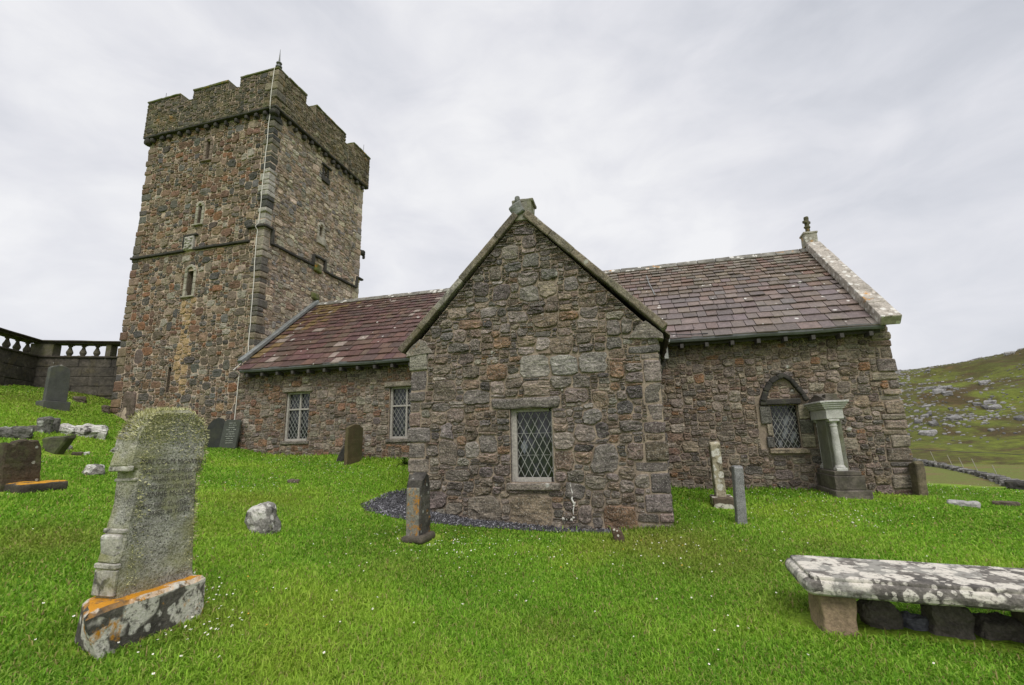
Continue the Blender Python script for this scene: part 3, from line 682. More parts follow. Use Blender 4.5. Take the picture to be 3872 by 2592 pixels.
m = MB(); g0 = Vector((TX1-.1, TY1+.02, 9.80)); m.lump(g0 + Vector((0, .12, 0)), (.10, .16, .10), r=.06, amp=.02, n=3, seed=2); m.lump(g0 + Vector((.02, .30, .02)), (.09, .10, .12), r=.07, amp=.025, n=3, seed=3); m.lump(g0 + Vector((.02, .36, -.14)), (.06, .05, .09), r=.04, amp=.02, n=3, seed=4)
m.build('gargoyle', [M_black], church)
# slit windows with dressed surrounds
def slit(s, face, head, mat, sill=.06, recess=.16, arched=True):
    a0, z0, a1, z1 = s; O, U, Nn = face; O, U, Nn = Vector(O), Vector(U), Vector(Nn)
    m = MB(); w = (a1-a0); k = 4
    for side in (0, 1):
        for i in range(k):
            h = (z1-z0)/k; cc = (a0-.055 if side == 0 else a1+.055)
            m.lump(O + U*cc + Z3*(z0+h*(i+.5)) + Nn*(-.02), (.055, .055, h/2-.004), r=.015, amp=.006, n=2, ax=(U, Nn, Z3), seed=int(z0*10)+i+side*7)
    if arched:
        pts = []
        for i in range(7):
            t = math.pi*i/6; pts.append((math.cos(t)*(w/2+.05), math.sin(t)*(w*.55+.05)))
        for i in range(6):
            p, q = pts[i], pts[i+1]; d = Vector((q[0]-p[0], 0, q[1]-p[1])); ln = d.length; d.normalize()
            dd = U*d.x + Z3*d.z; s_ = dd.cross(Nn)
            m.lump(O + U*((a0+a1)/2+(p[0]+q[0])/2) + Z3*(z1-.03+(p[1]+q[1])/2) + Nn*.0, (ln/2+.004, .06, .05), r=.02, amp=.006, n=2, ax=(dd, Nn, s_), seed=i)
        # fill between the head arch and the opening
    m.lump(O + U*((a0+a1)/2) + Z3*(z0-sill/2) + Nn*.02, (w/2+.14, .07, sill/2), r=.02, amp=.008, n=3, ax=(U, Nn, Z3), seed=8)
    p = m.build('window_surround', [mat], church)
    d = MB(); q = [O + U*a + Z3*z - Nn*recess for a, z in ((a0-.02, z0-.02), (a1+.02, z0-.02), (a1+.02, z1+.02), (a0-.02, z1+.02))]; d.quad(*q); d.build('dark_opening', [M_darkin], p)
FS = ((0, TY0, 0), X3, (0, -1, 0)); FE = ((TX1, TY0, 0), Y3, (1, 0, 0))
slit(S3, FS, 0, M_dress, recess=.2); slit(S2, FS, 0, M_dress, recess=.2); slit(S1, FS, 0, stone('pinkish_dressed', (.22, .175, .14), (.17, .13, .10)), recess=.2)
m = MB(); q = [(S4[0]-.02, TY0+.12, S4[1]-.02), (S4[2]+.02, TY0+.12, S4[1]-.02), (S4[2]+.02, TY0+.12, S4[3]+.02), (S4[0]-.02, TY0+.12, S4[3]+.02)]; m.quad(*q); m.build('dark_slit', [M_darkin], church)
slit(E2, FE, 0, M_dress, sill=.30); slit(E1, FE, 0, M_black, sill=.22, arched=False)
m = MB(); m.lump((TX1+.02, (E1[0]+E1[2])/2+TY0+.02, E1[3]+.06), (.08, .28, .04), r=.02, amp=.01, n=3, seed=2); m.build('lintel', [M_black], church)
m = MB(); m.box((TX1-.10, TY0+E1[0]+.11, (E1[1]+E1[3])/2), (.012, .012, .2)); m.box((TX1-.10, TY0+E1[0]+.09, (E1[1]+E1[3])/2+.1), (.012, .08, .05)); m.build('louvre', [plain('whitewashed_wood', (.55, .54, .5))], church)
# finial, lightning rods, cable
fx, fy = PX1-.16, PY0+.16; fz = PZ1+.06
m = MB(); m.lathe([(.13, -.02), (.10, .05), (.06, .09), (.06, .14), (.11, .17), (.11, .21), (.055, .25), (.055, .30), (.10, .33), (.09, .36), (.035, .39), (.022, .55), (.004, .92)], 10, (fx, fy, fz)); m.build('spike_finial', [plain('weathered_lead_finial', (.13, .135, .13), .55, .2)], church)
for p in ((PX0+.45, PY0+.25), (PX1-.12, PY1-.35)):
    m = MB(); m.tube([(p[0], p[1], PZ1), (p[0]+.02, p[1], PZ1+.55)], .008, 5); m.build('lightning_rod', [M_iron], church)
m = MB(); rng = random.Random(9)
path = [Vector((PX1-.13, PY0-.05, PZ1+.05)), Vector((PX1-.17, PY0-.06, 13.0)), Vector((PX1-.17, PY0-.05, 12.85)), Vector((TX1-.10, TY0-.10, 12.6)), Vector((TX1-.16, TY0-.08, 8.64)), Vector((TX1-.24, TY0-.13, 8.52)), Vector((TX1-.20, TY0-.07, 8.40)), Vector((TX1-.12, TY0-.06, 4.2)), Vector((-11.56, YN-.30, 3.72)), Vector((-11.57, YN-.06, 3.60)), Vector((-11.58, YN-.06, 2.2)), Vector((-11.6, YN-.06, 1.5))]
fine = []
for a, b_ in zip(path[:-1], path[1:]):
    k = max(1, int((b_-a).length/.35))
    for i in range(k): fine.append(a.lerp(b_, i/k) + Vector((rng.uniform(-.016, .016) if k > 1 else 0, 0, 0)))
fine.append(path[-1]); m.tube(fine, .012, 6); m.build('lightning_cable', [M_cable], church)

# --- roofs of stone slates
M_slW = stone('red_brown_slate', attr=True, var=.28, fine=16, bump=.5, bscale=26, rough=.68, spec=.3, bdist=.015, white=[(6, .13, .10, WHITE), (2.2, .10, .10, (.4, .38, .33))], green=(1.1, .6, .75, (.13, .11, .04), .5))
M_slE = stone('purple_grey_slate', attr=True, var=.25, fine=16, bump=.45, bscale=26, rough=.56, spec=.38, bdist=.015, white=[(5, .16, .10, WHITE), (9, .12, .05, WHITE)], green=(1.3, .62, .78, (.15, .13, .05), .4))
M_under = plain('roof_battens', (.03, .025, .022), .9)
def slates(mb, O, U, S, Nn, ulen, slen, pal, seed, colf, umin=None, umax=None, e0=.33, e1=.17):
    """courses of slates, wide at the eave and small at the ridge. O eave corner; U along the eave; S up the slope"""
    rng = random.Random(seed); O, U, S, Nn = map(Vector, (O, U, S, Nn)); s = -.06
    while s < slen:
        t = max(0, s/slen); e = e0+(e1-e0)*t; u = -rng.uniform(0, .3)
        lo = umin(max(0, s)) if umin else 0; hi = umax(max(0, s)) if umax else ulen
        while u < hi:
            w = rng.uniform(.20, .46)*(1-.42*t); a, b_ = max(u, lo), min(u+w, hi)
            if b_-a > .04:
                j = rng.uniform(-.010, .012); lift = .038+rng.uniform(-.008, .012); th = rng.uniform(.014, .024); k = rng.uniform(-.006, .006)
                col = colf(a, s, pick(rng, pal, .15), rng)
                gp = .006; top = min(s+e*1.25, slen+.02)
                b0 = [O + U*(a+gp) + S*(s+j+k) + Nn*lift, O + U*(b_-gp) + S*(s+j-k) + Nn*lift, O + U*(b_-gp) + S*top + Nn*.004, O + U*(a+gp) + S*top + Nn*.004]
                tp = [p + Nn*th for p in b0]
                ch = .012  # worn lower corners
                tp[0] = tp[0] + S*rng.uniform(0, ch); tp[1] = tp[1] + S*rng.uniform(0, ch)
                mb.add(b0+tp, [(4, 5, 6, 7), (0, 1, 5, 4), (1, 2, 6, 5), (3, 0, 4, 7), (3, 2, 1, 0)], 0, col)
            u += w
        s += e
SV = Vector((0, YR-YN+.35, RIDGE-EAVE+.3)); 
EY, EZ = YN-.34, EAVE-.02
sl_v = Vector((0, YR-EY, RIDGE-EZ)); sl_len = sl_v.length; S_n = sl_v.normalized(); N_n = Vector((0, -S_n.z, S_n.y))
PW = [(0.095, 0.052, 0.040), (0.081, 0.047, 0.037), (0.108, 0.061, 0.045), (0.074, 0.047, 0.040), (0.095, 0.063, 0.045), (0.090, 0.047, 0.042), (0.104, 0.054, 0.045)]
PE_ = [(0.132, 0.096, 0.080), (0.119, 0.090, 0.080), (0.145, 0.108, 0.091), (0.107, 0.082, 0.073), (0.128, 0.099, 0.091), (0.149, 0.117, 0.096)]
PE_top = [(0.114, 0.086, 0.060), (0.132, 0.092, 0.066), (0.101, 0.079, 0.060), (0.141, 0.106, 0.075), (0.123, 0.075, 0.053)]
def cW(u, s, c, rng):
    x = XW+u
    if x < -10.5+ .38*(s-2) - rng.random()*.8 and rng.random() < .6: c = tuple(a*.45+b*.55 for a, b in zip(c, (.20, .14, .045)))
    if rng.random() < .05: c = tuple(v*1.5 for v in (.15, .12, .10))
    return c
def cE(u, s, c, rng):
    t = s/sl_len + rng.uniform(-.12, .12)
    if t > .52: c = pick(rng, PE_top)
    if t > .9: c = tuple(a*.6+b*.4 for a, b in zip(c, (.2, .19, .15)))
    return c
mb = MB(); slates(mb, (-11.36, EY, EZ), X3, S_n, N_n, -2.0+11.36, sl_len-.05, PW, 91, cW)
mb.quad((-11.4, EY+.02, EZ-.01), (-2.0, EY+.02, EZ-.01), (-2.0, YR, RIDGE-.01), (-11.4, YR, RIDGE-.01), 1)
roofw = mb.build('nave_roof', [M_slW, M_under], church); roofw['label'] = 'red brown slate roof slope between the tower and the transept'
mb = MB(); slates(mb, (-2.0, EY, EZ), X3, S_n, N_n, XE-.12+2.0, sl_len-.05, PE_, 93, cE)
mb.quad((-2.0, EY+.02, EZ-.01), (XE-.05, EY+.02, EZ-.01), (XE-.05, YR, RIDGE-.01), (-2.0, YR, RIDGE-.01), 1)
roofe = mb.build('nave_roof', [M_slE, M_under], church); roofe['label'] = 'purple grey slate roof slope with white lichen'
mb = MB(); mb.quad((XE, YB+.3, EAVE-.02), (XW, YB+.3, EAVE-.02), (XW, YR, RIDGE), (XE, YR, RIDGE), 0, (.13, .09, .08)); mb.build('rear_roof', [M_slE], church)
# transept roof, two slopes running back into the nave roof
mb = MB(); xc = apex[0]; tz0, tz1 = 3.26, 5.66
for sg in (-1, 1):
    xe = (XT0-.16) if sg < 0 else (XT1+.16)
    Sv = Vector((xc-xe, 0, tz1-tz0)); ln = Sv.length; Sn = Sv.normalized(); Nn_ = Vector((-Sn.z*(1 if xc > xe else -1), 0, abs(Sn.x)))
    def ymax(s, Sn=Sn): 
        zz = tz0 + Sn.z*s; return max(.3, (EY + (zz-EZ)*(YR-EY)/(RIDGE-EZ)) - (YT+.18)) if zz > EZ else EY+.35-YT-.18
    slates(mb, (xe, YT+.18, tz0), Y3, Sn, Nn_, 6, ln, PW if sg < 0 else PE_, 95+sg, lambda u, s, c, r: c, umax=ymax)
    mb.quad((xe, YT+.1, tz0-.02), (xc, YT+.1, tz1-.02), (xc, YR-.9, tz1-.02), (xe, YN+.3, tz0-.02), 1)
mb.build('transept_roof', [M_slE, M_under], church)
# ridge stones
rng = random.Random(3)
mb = MB(); x = XW+.2
while x < XE-.3:
    l = rng.uniform(.4, .7); l = min(l, XE-.25-x)
    for sg in (-1, 1):
        d = Vector((0, sg*(YR-EY), -(RIDGE-EZ))).normalized(); nn = Vector((0, sg*(RIDGE-EZ), (YR-EY))).normalized()
        mb.lump(Vector((x+l/2, YR, RIDGE+.055)) + d*.11, (l/2-.004, .13, .03), r=.02, amp=.012, n=3, ax=(X3, d, nn), seed=int(x*11)+sg)
    x += l
mb.build('ridge_stones', [stone('lichened_ridge_stone', (.22, .21, .18), (.12, .11, .09), white=[(5, .3, .4, WHITE)], orange=(2.2, .62, .68, GOLD), dark=(3, .5, .65, (.06, .055, .05), .6))], church)
# copings
def coping(a, b_, wdir, up, half_w, thick, n, mat, name, seed, amp=.010, label=None):
    m = MB(); a, b_ = Vector(a), Vector(b_); d = (b_-a); Lh = d.length; d.normalize(); wd = Vector(wdir); nn = d.cross(wd).normalized()
    if nn.z < 0: nn = -nn
    rng = random.Random(seed); cuts = [0] + sorted((i+rng.uniform(-.18, .18))/n for i in range(1, n)) + [1]
    for i in range(n):
        p, q = cuts[i]*Lh, cuts[i+1]*Lh
        m.lump(a + d*((p+q)/2) + nn*(thick*rng.uniform(.95, 1.05)), ((q-p)/2+.004, half_w*rng.uniform(.96, 1.05), thick*rng.uniform(.92, 1.08)), r=.022, amp=amp, n=max(3, int((q-p)*6)), ax=(d, wd, nn), seed=seed+i, col=rng.choice(((.22, .195, .155), (.17, .14, .10), (.12, .098, .07), (.15, .13, .095), (.26, .24, .20))))
    o = m.build(name, [mat], church)
    if label: o['label'] = label
ty = YT+.10
coping((XT0-.18, ty, kn-.14), (xc-.04, ty, apex[1]-.03), (0, 1, 0), 1, .19, .066, 6, M_cop, 'coping', 101)
coping((XT1+.10, ty, kn-.06), (xc+.04, ty, apex[1]-.03), (0, 1, 0), 1, .19, .066, 5, M_cop, 'coping', 111)
coping((XE-.12, YN-.42, EAVE-.06), (XE-.12, YR-.05, RIDGE+.02), (1, 0, 0), 1, .17, .11, 6, M_copw, 'coping', 121, label='pale coping stone on the east gable')
coping((XE-.12, YB+.4, EAVE-.06), (XE-.12, YR+.05, RIDGE+.02), (1, 0, 0), 1, .17, .11, 6, M_copw, 'coping', 125, label='pale coping stone on the hidden side of the east gable')
m = MB(); d = Vector((0, YR-EY+.1, RIDGE-EZ+.05)).normalized(); m.lump(Vector((TX1+.10, (EY+YR)/2+.02, (EZ+RIDGE)/2+.19)), (sl_len/2-.10, .085, .055), r=.02, amp=.008, n=20, ax=(d, X3, Vector((0, -d.z, d.y))), seed=4); m.build('lead_flashing', [M_lead], church)
# skew putts (kneelers)
for (x0, sg) in ((XT0, -1), (XT1, 1)):
    m = MB(); m.slabprof([(x0+sg*.10, kn-.22), (x0-sg*.46, kn-.17), (x0-sg*.30, kn+.06), (x0-sg*.16, kn+.12), (x0+sg*.10, kn-.13)][::(1 if sg < 0 else -1)], .24, X3, Y3, (0, YT+.07, 0), bev=.018, amp=.014, seed=3+sg)
    m.c = [(.20, .175, .145)]*len(m.v); m.build('kneeler_stone', [M_rub], church)
# apex block
m = MB(); az = apex[1]
m.lump((xc+.02, YT+.12, az+.07), (.19, .17, .19), r=.02, amp=.014, n=4, seed=5); m.lump((xc+.03, YT+.12, az+.275), (.205, .185, .035), r=.02, amp=.018, n=5, seed=6)
ab = m.build('apex_stone', [stone('apex_block_stone', (.27, .255, .215), (.18, .17, .14), green=(4, .45, .6, (.14, .15, .05), .7), white=[(9, .25, .3, WHITE)], speck=.2)], church)
m = MB(); m.lump((xc-.06, YT-.06, az+.31), (.05, .05, .065), r=.045, amp=.010, n=3, seed=6); m.lump((xc-.06, YT-.06, az+.22), (.03, .03, .06), r=.02, amp=.006, n=2, seed=16); m.lump((xc-.06, YT-.065, az+.12), (.12, .035, .11), r=.03, amp=.035, n=5, ax=(Vector((.9, 0, .42)), Y3, Vector((-.42, 0, .9))), seed=8)
m.build('carved_head', [stone('grey_carved_stone', (.20, .205, .195), (.15, .15, .14))], ab)
# east cross
ex, ey, ez = XE-.14, YR, RIDGE+.12
m = MB(); m.lump((ex, ey, ez+.16), (.16, .17, .19), r=.02, amp=.010, n=3, seed=1); m.lump((ex, ey, ez+.36), (.18, .19, .03), r=.015, amp=.008, n=3, seed=2); m.build('cross_base', [stone('cross_base_stone', (.34, .32, .27), (.24, .22, .18), orange=(4, .56, .64, GOLD), white=[(8, .3, .4, WHITE)])], church)
m = MB(); rot = Matrix.Rotation(rad(38), 3, 'Z'); ax_ = rot @ X3; ay_ = rot @ Y3
m.lump((ex, ey, ez+.62), (.045, .05, .26), r=.02, amp=.008, n=4, ax=(ax_, ay_, Z3), seed=3); m.lump((ex, ey, ez+.86), (.05, .055, .05), r=.03, amp=.012, n=3, ax=(ax_, ay_, Z3), seed=31); m.lump((ex, ey, ez+.74), (.12, .05, .04), r=.025, amp=.012, n=3, ax=(ax_, ay_, Z3), seed=4); m.lump((ex, ey, ez+.58), (.07, .065, .04), r=.035, amp=.012, n=3, ax=(ax_, ay_, Z3), seed=5)
m.build('stone_cross', [stone('mossy_cross_stone', (.11, .10, .075), (.07, .065, .045), orange=(3, .58, .66, GOLD), green=(5, .4, .6, (.13, .13, .04), .6))], church)
# gutters and rafter ends
def gutter(x0, x1, seed):
    m = MB(); y = EY-.01; z = EZ-.03; w, h = .055, .055
    prof = [(-w, h), (-w, -h*.2), (-w*.6, -h), (w*.6, -h), (w, -h*.2), (w, h), (w-.012, h), (w-.012, -h*.1), (w*.5, -h+.014), (-w*.5, -h+.014), (-w+.012, -h*.1), (-w+.012, h)]
    n = len(prof); k = 9; vs = []
    for i in range(k+1):
        x = x0+(x1-x0)*i/k; sag = .008*math.sin(i*1.7+seed)
        vs += [(x, y+a, z+b_+sag) for a, b_ in prof]
    fs = [(i*n+j, i*n+(j+1) % n, (i+1)*n+(j+1) % n, (i+1)*n+j) for i in range(k) for j in range(n)]
    fs += [tuple(range(n)), tuple(k*n+j for j in range(n))[::-1]]
    m.add(vs, fs); gt = m.build('gutter', [M_gut], church)
    m = MB(); m.box(((x0+x1)/2, EY+.13, EZ-.09), ((x1-x0)/2, .012, .05)); m.build('eaves_board', [M_dwood], gt)
    x = x0+.25
    while x < x1-.1:
        m = MB(); m.box((x, EY+.10, EZ-.17), (.035, .13, .045)); m.build('rafter_end', [M_dwood], gt); x += .52
gutter(XT1+.38, XE-.22, 1); gutter(-11.24, XT0+.02, 2)
m = MB()                                                             # lead hopper boxes where the transept meets the nave
m.box((XT1+.24, EY-.20, EZ-.02), (.13, .12, .095)); m.box((XT1+.10, EY-.30, EZ-.12), (.10, .10, .10)); m.build('rainwater_hopper', [M_lead], church)
m = MB(); m.slabprof([(-.12, .14), (.12, .14), (.12, -.16), (0, -.16), (-.12, -.04)], .02, X3, Y3, (XT1+.20, EY-.16, EZ-.30)); m.build('lead_flap', [plain('pale_lead', (.33, .33, .31), .6, .1)], church)
m = MB(); m.slabprof([(-.14, .3), (.22, .3), (.02, -.25), (-.05, -.5), (-.14, -.55)], .16, X3, Y3, (XT1+.16, YN-.12, EZ-.45)); m.build('dark_bracket', [M_black], church)
m = MB(); m.box((XT0-.10, EY-.06, EZ+.04), (.07, .08, .11)); m.build('lead_flashing', [M_lead], church)
m = MB(); m.tube([(XT1+.20, EY-.12, EZ+.17), (XT1+.45, EY-.02, EZ+.11), (XT1+.8, EY-.01, EZ+.085), (XT1+1.2, EY, EZ+.08)], .011, 5); m.build('roof_cable', [M_iron], church)
def onroof(x, s): return Vector((x, EY, EZ)) + S_n*s + N_n*.07
m = MB(); m.tube([onroof(.36, 3.7), onroof(.40, 3.1), onroof(.47, 2.6), onroof(.50, 2.3)], .012, 5); m.build('roof_cable', [M_lead], church)

# --- leaded windows
M_glass3 = glassm('old_crown_glass', (.022, .024, .028), .08)
def leaded(win, y, frame, mull=None, trans=None, pitch=(.145, .245), cloudy=0, frame_mat=None, seed=1, bars=2, bw=.005):
    x0, z0, x1, z1 = win; rng = random.Random(seed)
    m = MB(); f = frame
    if f:
        m.box(((x0+f[0]/2), y-.02, (z0+z1)/2), (f[0]/2, .045, (z1-z0)/2-.001)); m.box(((x1-f[1]/2), y-.02, (z0+z1)/2), (f[1]/2, .045, (z1-z0)/2-.001))
        m.box(((x0+x1)/2, y-.018, z1-f[2]/2), ((x1-x0)/2-f[0]/2-f[1]/2-.0, .04, f[2]/2-.001)); m.box(((x0+x1)/2, y-.03, z0+f[3]/2), ((x1-x0)/2-f[0]/2-f[1]/2, .06, f[3]/2-.001))
        if mull: m.box((mull, y-.017, (z0+f[3]+z1-f[2])/2), (.022, .035, (z1-f[2]-z0-f[3])/2-.001))
        if trans: m.box(((x0+f[0]+x1-f[1])/2, y-.016, trans), ((x1-f[1]-x0-f[0])/2-.001, .034, .022))
        root = m.build('window', [frame_mat or M_wood], church); ix0, iz0, ix1, iz1 = x0+f[0], z0+f[3], x1-f[1], z1-f[2]
    else: ix0, iz0, ix1, iz1 = x0, z0, x1, z1
    g = MB(); g.quad((ix0, y, iz0), (ix1, y, iz0), (ix1, y, iz1), (ix0, y, iz1), 0)
    lights = []
    xs = [ix0] + ([mull-.022, mull+.022] if mull else []) + [ix1]; zs = [iz0] + ([trans-.022, trans+.022] if trans else []) + [iz1]
    for i in range(0, len(xs), 2):
        for j in range(0, len(zs), 2): lights.append((xs[i], zs[j], xs[i+1], zs[j+1]))
    lm = MB()
    def clipseg(p, d, r):
        t0, t1 = -9, 9
        for k, (lo, hi) in enumerate(((r[0], r[2]), (r[1], r[3]))):
            a, b_ = (lo-p[k])/d[k], (hi-p[k])/d[k]; a, b_ = min(a, b_), max(a, b_); t0, t1 = max(t0, a), min(t1, b_)
        return (t0, t1)
    pw, ph = pitch; dl = math.hypot(pw, ph)
    for r in lights:
        for sg in (-1, 1):
            d = (pw/dl, sg*ph/dl); k = -30
            while k < 30:
                p = (r[0]+.5*pw*.7, r[1]+ph*k+ph*.5); t0, t1 = clipseg(p, d, r)
                if t1-t0 > .02:
                    a, b_ = (p[0]+d[0]*t0, p[1]+d[1]*t0), (p[0]+d[0]*t1, p[1]+d[1]*t1)
                    c = ((a[0]+b_[0])/2, y-.008-(.003 if sg > 0 else 0), (a[1]+b_[1])/2)
                    lm.box(c, ((t1-t0)/2, .004, bw), (Vector((d[0], 0, d[1])), Y3, Vector((-d[1], 0, d[0]))))
                k += 1
        if bars:
            for q in range(1, bars+1):
                zz = r[1]+(r[3]-r[1])*q/(bars+1)*(1.0); lm.box(((r[0]+r[2])/2, y-.004, zz), ((r[2]-r[0])/2, .002, .003))
        # every quarry of glass sits a little differently in its leads; a few are cloudy
        for kx in range(-2, int((r[2]-r[0])/pw)+3):
            for kz in range(-6, int((r[3]-r[1])/ph)*2+6):
                cx, cz = r[0]+.35*pw+pw*(kx+.5*(kz % 2)), r[1]+ph*.5+ph*.5*kz
                q = [(cx-pw/2, cz), (cx, cz-ph/2), (cx+pw/2, cz), (cx, cz+ph/2)]
                if all(r[0] <= a <= r[2] and r[1] <= b_ <= r[3] for a, b_ in q):
                    ta, tb = rng.gauss(0, .05), rng.gauss(0, .05); g.quad(*[(a, y-.0035+(a-cx)*ta+(b_-cz)*tb*.5, b_) for a, b_ in q], 2)
        for kx in range(-2, int((r[2]-r[0])/pw)+3):
            for kz in range(-3, int((r[3]-r[1])/ph)+3):
                if rng.random() < cloudy:
                    for off in ((0, 0), (.5, .5)):
                        if rng.random() < .5: continue
                        cx, cz = r[0]+.35*pw+pw*(kx+off[0]), r[1]+ph*.5+ph*(kz+off[1])
                        q = [(cx-pw/2, cz), (cx, cz-ph/2), (cx+pw/2, cz), (cx, cz+ph/2)]
                        if all(r[0] <= a <= r[2] and r[1] <= b_ <= r[3] for a, b_ in q): g.quad(*[(a, y-.0065, b_) for a, b_ in q], 1)
    if not f: root = g.build('window', [M_glass, M_glass2, M_glass3], church)
    else: g.build('glass', [M_glass, M_glass2, M_glass3], root)
    lm.build('lead_lattice', [M_came], root)
leaded(WT, YT+.15, (.095, .035, .05, .07), pitch=(.135, .255), cloudy=.05, seed=4)
leaded(WN1, YN+.12, (.06, .045, .045, .06), mull=-9.44, trans=2.52, pitch=(.115, .185), seed=5, bars=0, bw=.0045)
leaded(WN2, YN+.12, (.06, .045, .045, .06), mull=-6.08, trans=2.50, pitch=(.115, .185), seed=6, bars=0, bw=.0045)
leaded(WE, YN+.10, None, pitch=(.095, .175), cloudy=.12, seed=9, bw=.0045)
# pointed hood, lintel and jambs of the east window
m = MB()
pts = [(2.47, 2.26), (2.55, 2.47), (2.67, 2.66), (2.81, 2.755), (2.95, 2.81), (3.07, 2.69), (3.17, 2.53), (3.26, 2.38), (3.315, 2.24)]
for i in range(len(pts)-1):
    a, b_ = Vector((pts[i][0], YN-.05, pts[i][1])), Vector((pts[i+1][0], YN-.05, pts[i+1][1])); d = (b_-a); l = d.length; d.normalize()
    m.lump((a+b_)/2, (l/2+.004, .07, .055 if i < 4 else .045), r=.03, amp=.016, n=3, ax=(d, Y3, d.cross(Y3)), seed=i)
m.build('pointed_hood', [M_black], church)
m = MB(); m.lump((2.81, YN-.03, 2.235), (.39, .07, .06), r=.02, amp=.008, n=6, seed=2); m.build('lintel', [M_black], church)
for i, (x0, x1, z0, z1, c) in enumerate(((2.40, 2.61, 1.78, 2.16, (.11, .105, .09)), (2.50, 2.61, 1.52, 1.77, (.28, .24, .18)), (2.47, 2.61, 1.28, 1.51, (.10, .095, .09)), (3.13, 3.34, 1.86, 2.16, (.24, .21, .15)), (3.13, 3.38, 1.57, 1.85, (.10, .095, .075)), (3.13, 3.38, 1.28, 1.56, (.24, .21, .15)))):
    m = MB(); m.lump(((x0+x1)/2, YN-.01, (z0+z1)/2), ((x1-x0)/2-.004, .05, (z1-z0)/2-.004), r=.014, amp=.005, n=3, col=c, seed=i); m.build('jamb_stone', [M_rub], church)
m = MB(); m.lump((2.87, YN-.03, 1.21), (.37, .06, .05), r=.015, amp=.006, n=6, col=(.30, .24, .17), seed=7); m.build('window_sill', [M_rub], church)

# ------------------------------------------------------------------ ground, hill
def nz(x, y, s, o=0.0): return noise.noise((x*s+o, y*s-o, o*.7))
CHF = [(XT0-.02, YT-.02, XT1+.02, YN+.1), (XW, YN, XE, YB), (TX0, TY0, TX1, TY1)]      # footprints
xs = np.unique(np.concatenate([np.linspace(-900, -60, 12), np.linspace(-60, -30, 12), np.linspace(-30, 16, 150), np.linspace(16, 60, 30), np.linspace(60, 900, 12)]))
ys = np.unique(np.concatenate([np.linspace(-900, -30, 10), np.linspace(-30, -6, 10), np.linspace(-6, 26, 130), np.linspace(26, 70, 30), np.linspace(70, 1200, 14)]))
XX, YY = np.meshgrid(xs, ys); ZZ = ground_np(XX, YY)
nx, ny = len(xs), len(ys)
me = bpy.data.meshes.new('ground')
me.from_pydata(np.stack([XX.ravel(), YY.ravel(), ZZ.ravel()], 1).tolist(), [], [(j*nx+i, j*nx+i+1, (j+1)*nx+i+1, (j+1)*nx+i) for j in range(ny-1) for i in range(nx-1)])
m, t, b = new_mat('lawn_soil'); vec = N(t, 'ShaderNodeTexCoord').outputs['Object']
base = mixc(t, noisef(t, vec, .35, 5, .6, .35, .65), (.22, .36, .03), (.27, .36, .05))
base = mixc(t, noisef(t, vec, 14, 6, .75, .35, .65), base, (.13, .21, .022))
sx_ = N(t, 'ShaderNodeSeparateXYZ'); t.links.new(vec, sx_.inputs[0])
ln_ = N(t, 'ShaderNodeVectorMath', operation='LENGTH'); t.links.new(vec, ln_.inputs[0])
far = N(t, 'ShaderNodeMapRange', i_1=17.5, i_2=20.5); t.links.new(ln_.outputs['Value'], far.inputs[0])
pos = N(t, 'ShaderNodeMapRange', i_1=3.0, i_2=5.0); L(t, sx_, 0, pos, 0)
straw = mixc(t, noisef(t, vec, .30, 6, .65, .36, .50, .5), (.20, .155, .07), (.14, .20, .038))
straw = mixc(t, noisef(t, vec, 9, 5, .7, .3, .7), straw, (.11, .085, .04))
base = mixc(t, mul(t, far, pos), base, straw)
t.links.new(base[0].outputs[2], b.inputs['Base Color']); b.inputs['Roughness'].default_value = .95; b.inputs['Specular IOR Level'].default_value = .1
bn = N(t, 'ShaderNodeTexNoise', i_Scale=25.0, i_Detail=6.0); t.links.new(vec, bn.inputs['Vector']); bp = N(t, 'ShaderNodeBump', i_Strength=.8, i_Distance=.05); L(t, bn, 0, bp, 'Height'); L(t, bp, 0, b, 'Normal')
me.materials.append(m); me.polygons.foreach_set('use_smooth', [True]*len(me.polygons))
gobj = bpy.data.objects.new('ground', me); COL.objects.link(gobj); tag(gobj, kind='structure')

RIDGE_PX = [(3383, 1410), (3470, 1400), (3550, 1388), (3680, 1375), (3740, 1360), (3800, 1348), (3872, 1332)]
rp = []
for px, py in RIDGE_PX:
    d = ray(px, py); rp.append((math.atan2(d.x, d.y), d.z/math.hypot(d.x, d.y)))
az_ = np.array([rp[0][0]-.55, rp[0][0]-.25] + [a for a, e in rp] + [rp[-1][0]+.12, rp[-1][0]+.35, rp[-1][0]+.8]); el_ = np.array([.02, .09] + [e for a, e in rp] + [.185, .21, .08])
RH = 135.0
def hillz(a, r):
    e = np.interp(a, az_, el_); zr = EYE + e*RH; t = (r-58)/(RH-58)
    x, y = r*math.sin(a), r*math.cos(a)
    f = float(sstep(-.12, 1.08, t)) if t <= 1 else 1-.25*(t-1)**2
    bumps = (nz(x, y, .045, 3)*3.2 + nz(x, y, .11, 7)*1.5 + nz(x, y, .3, 2)*.5)
    return -1.5 + (zr+1.5)*max(f, -.2)*(1.0/ (float(sstep(-.12, 1.08, 1.0)))) + bumps*float(sstep(0, .35, t))*(.85 if t < .9 else .30)
na, nr = 330, 120
A0, A1 = rp[0][0]-.5, rp[-1][0]+.7
hv = []
for i in range(na):
    a = A0+(A1-A0)*i/(na-1)
    for j in range(nr):
        r = 36+(210-36)*(j/(nr-1))**1.15; hv.append((r*math.sin(a), r*math.cos(a), hillz(a, r)))
me = bpy.data.meshes.new('hill'); me.from_pydata(hv, [], [(i*nr+j, i*nr+j+1, (i+1)*nr+j+1, (i+1)*nr+j) for i in range(na-1) for j in range(nr-1)])
m, t, b = new_mat('heath_hillside'); vec = N(t, 'ShaderNodeTexCoord').outputs['Object']
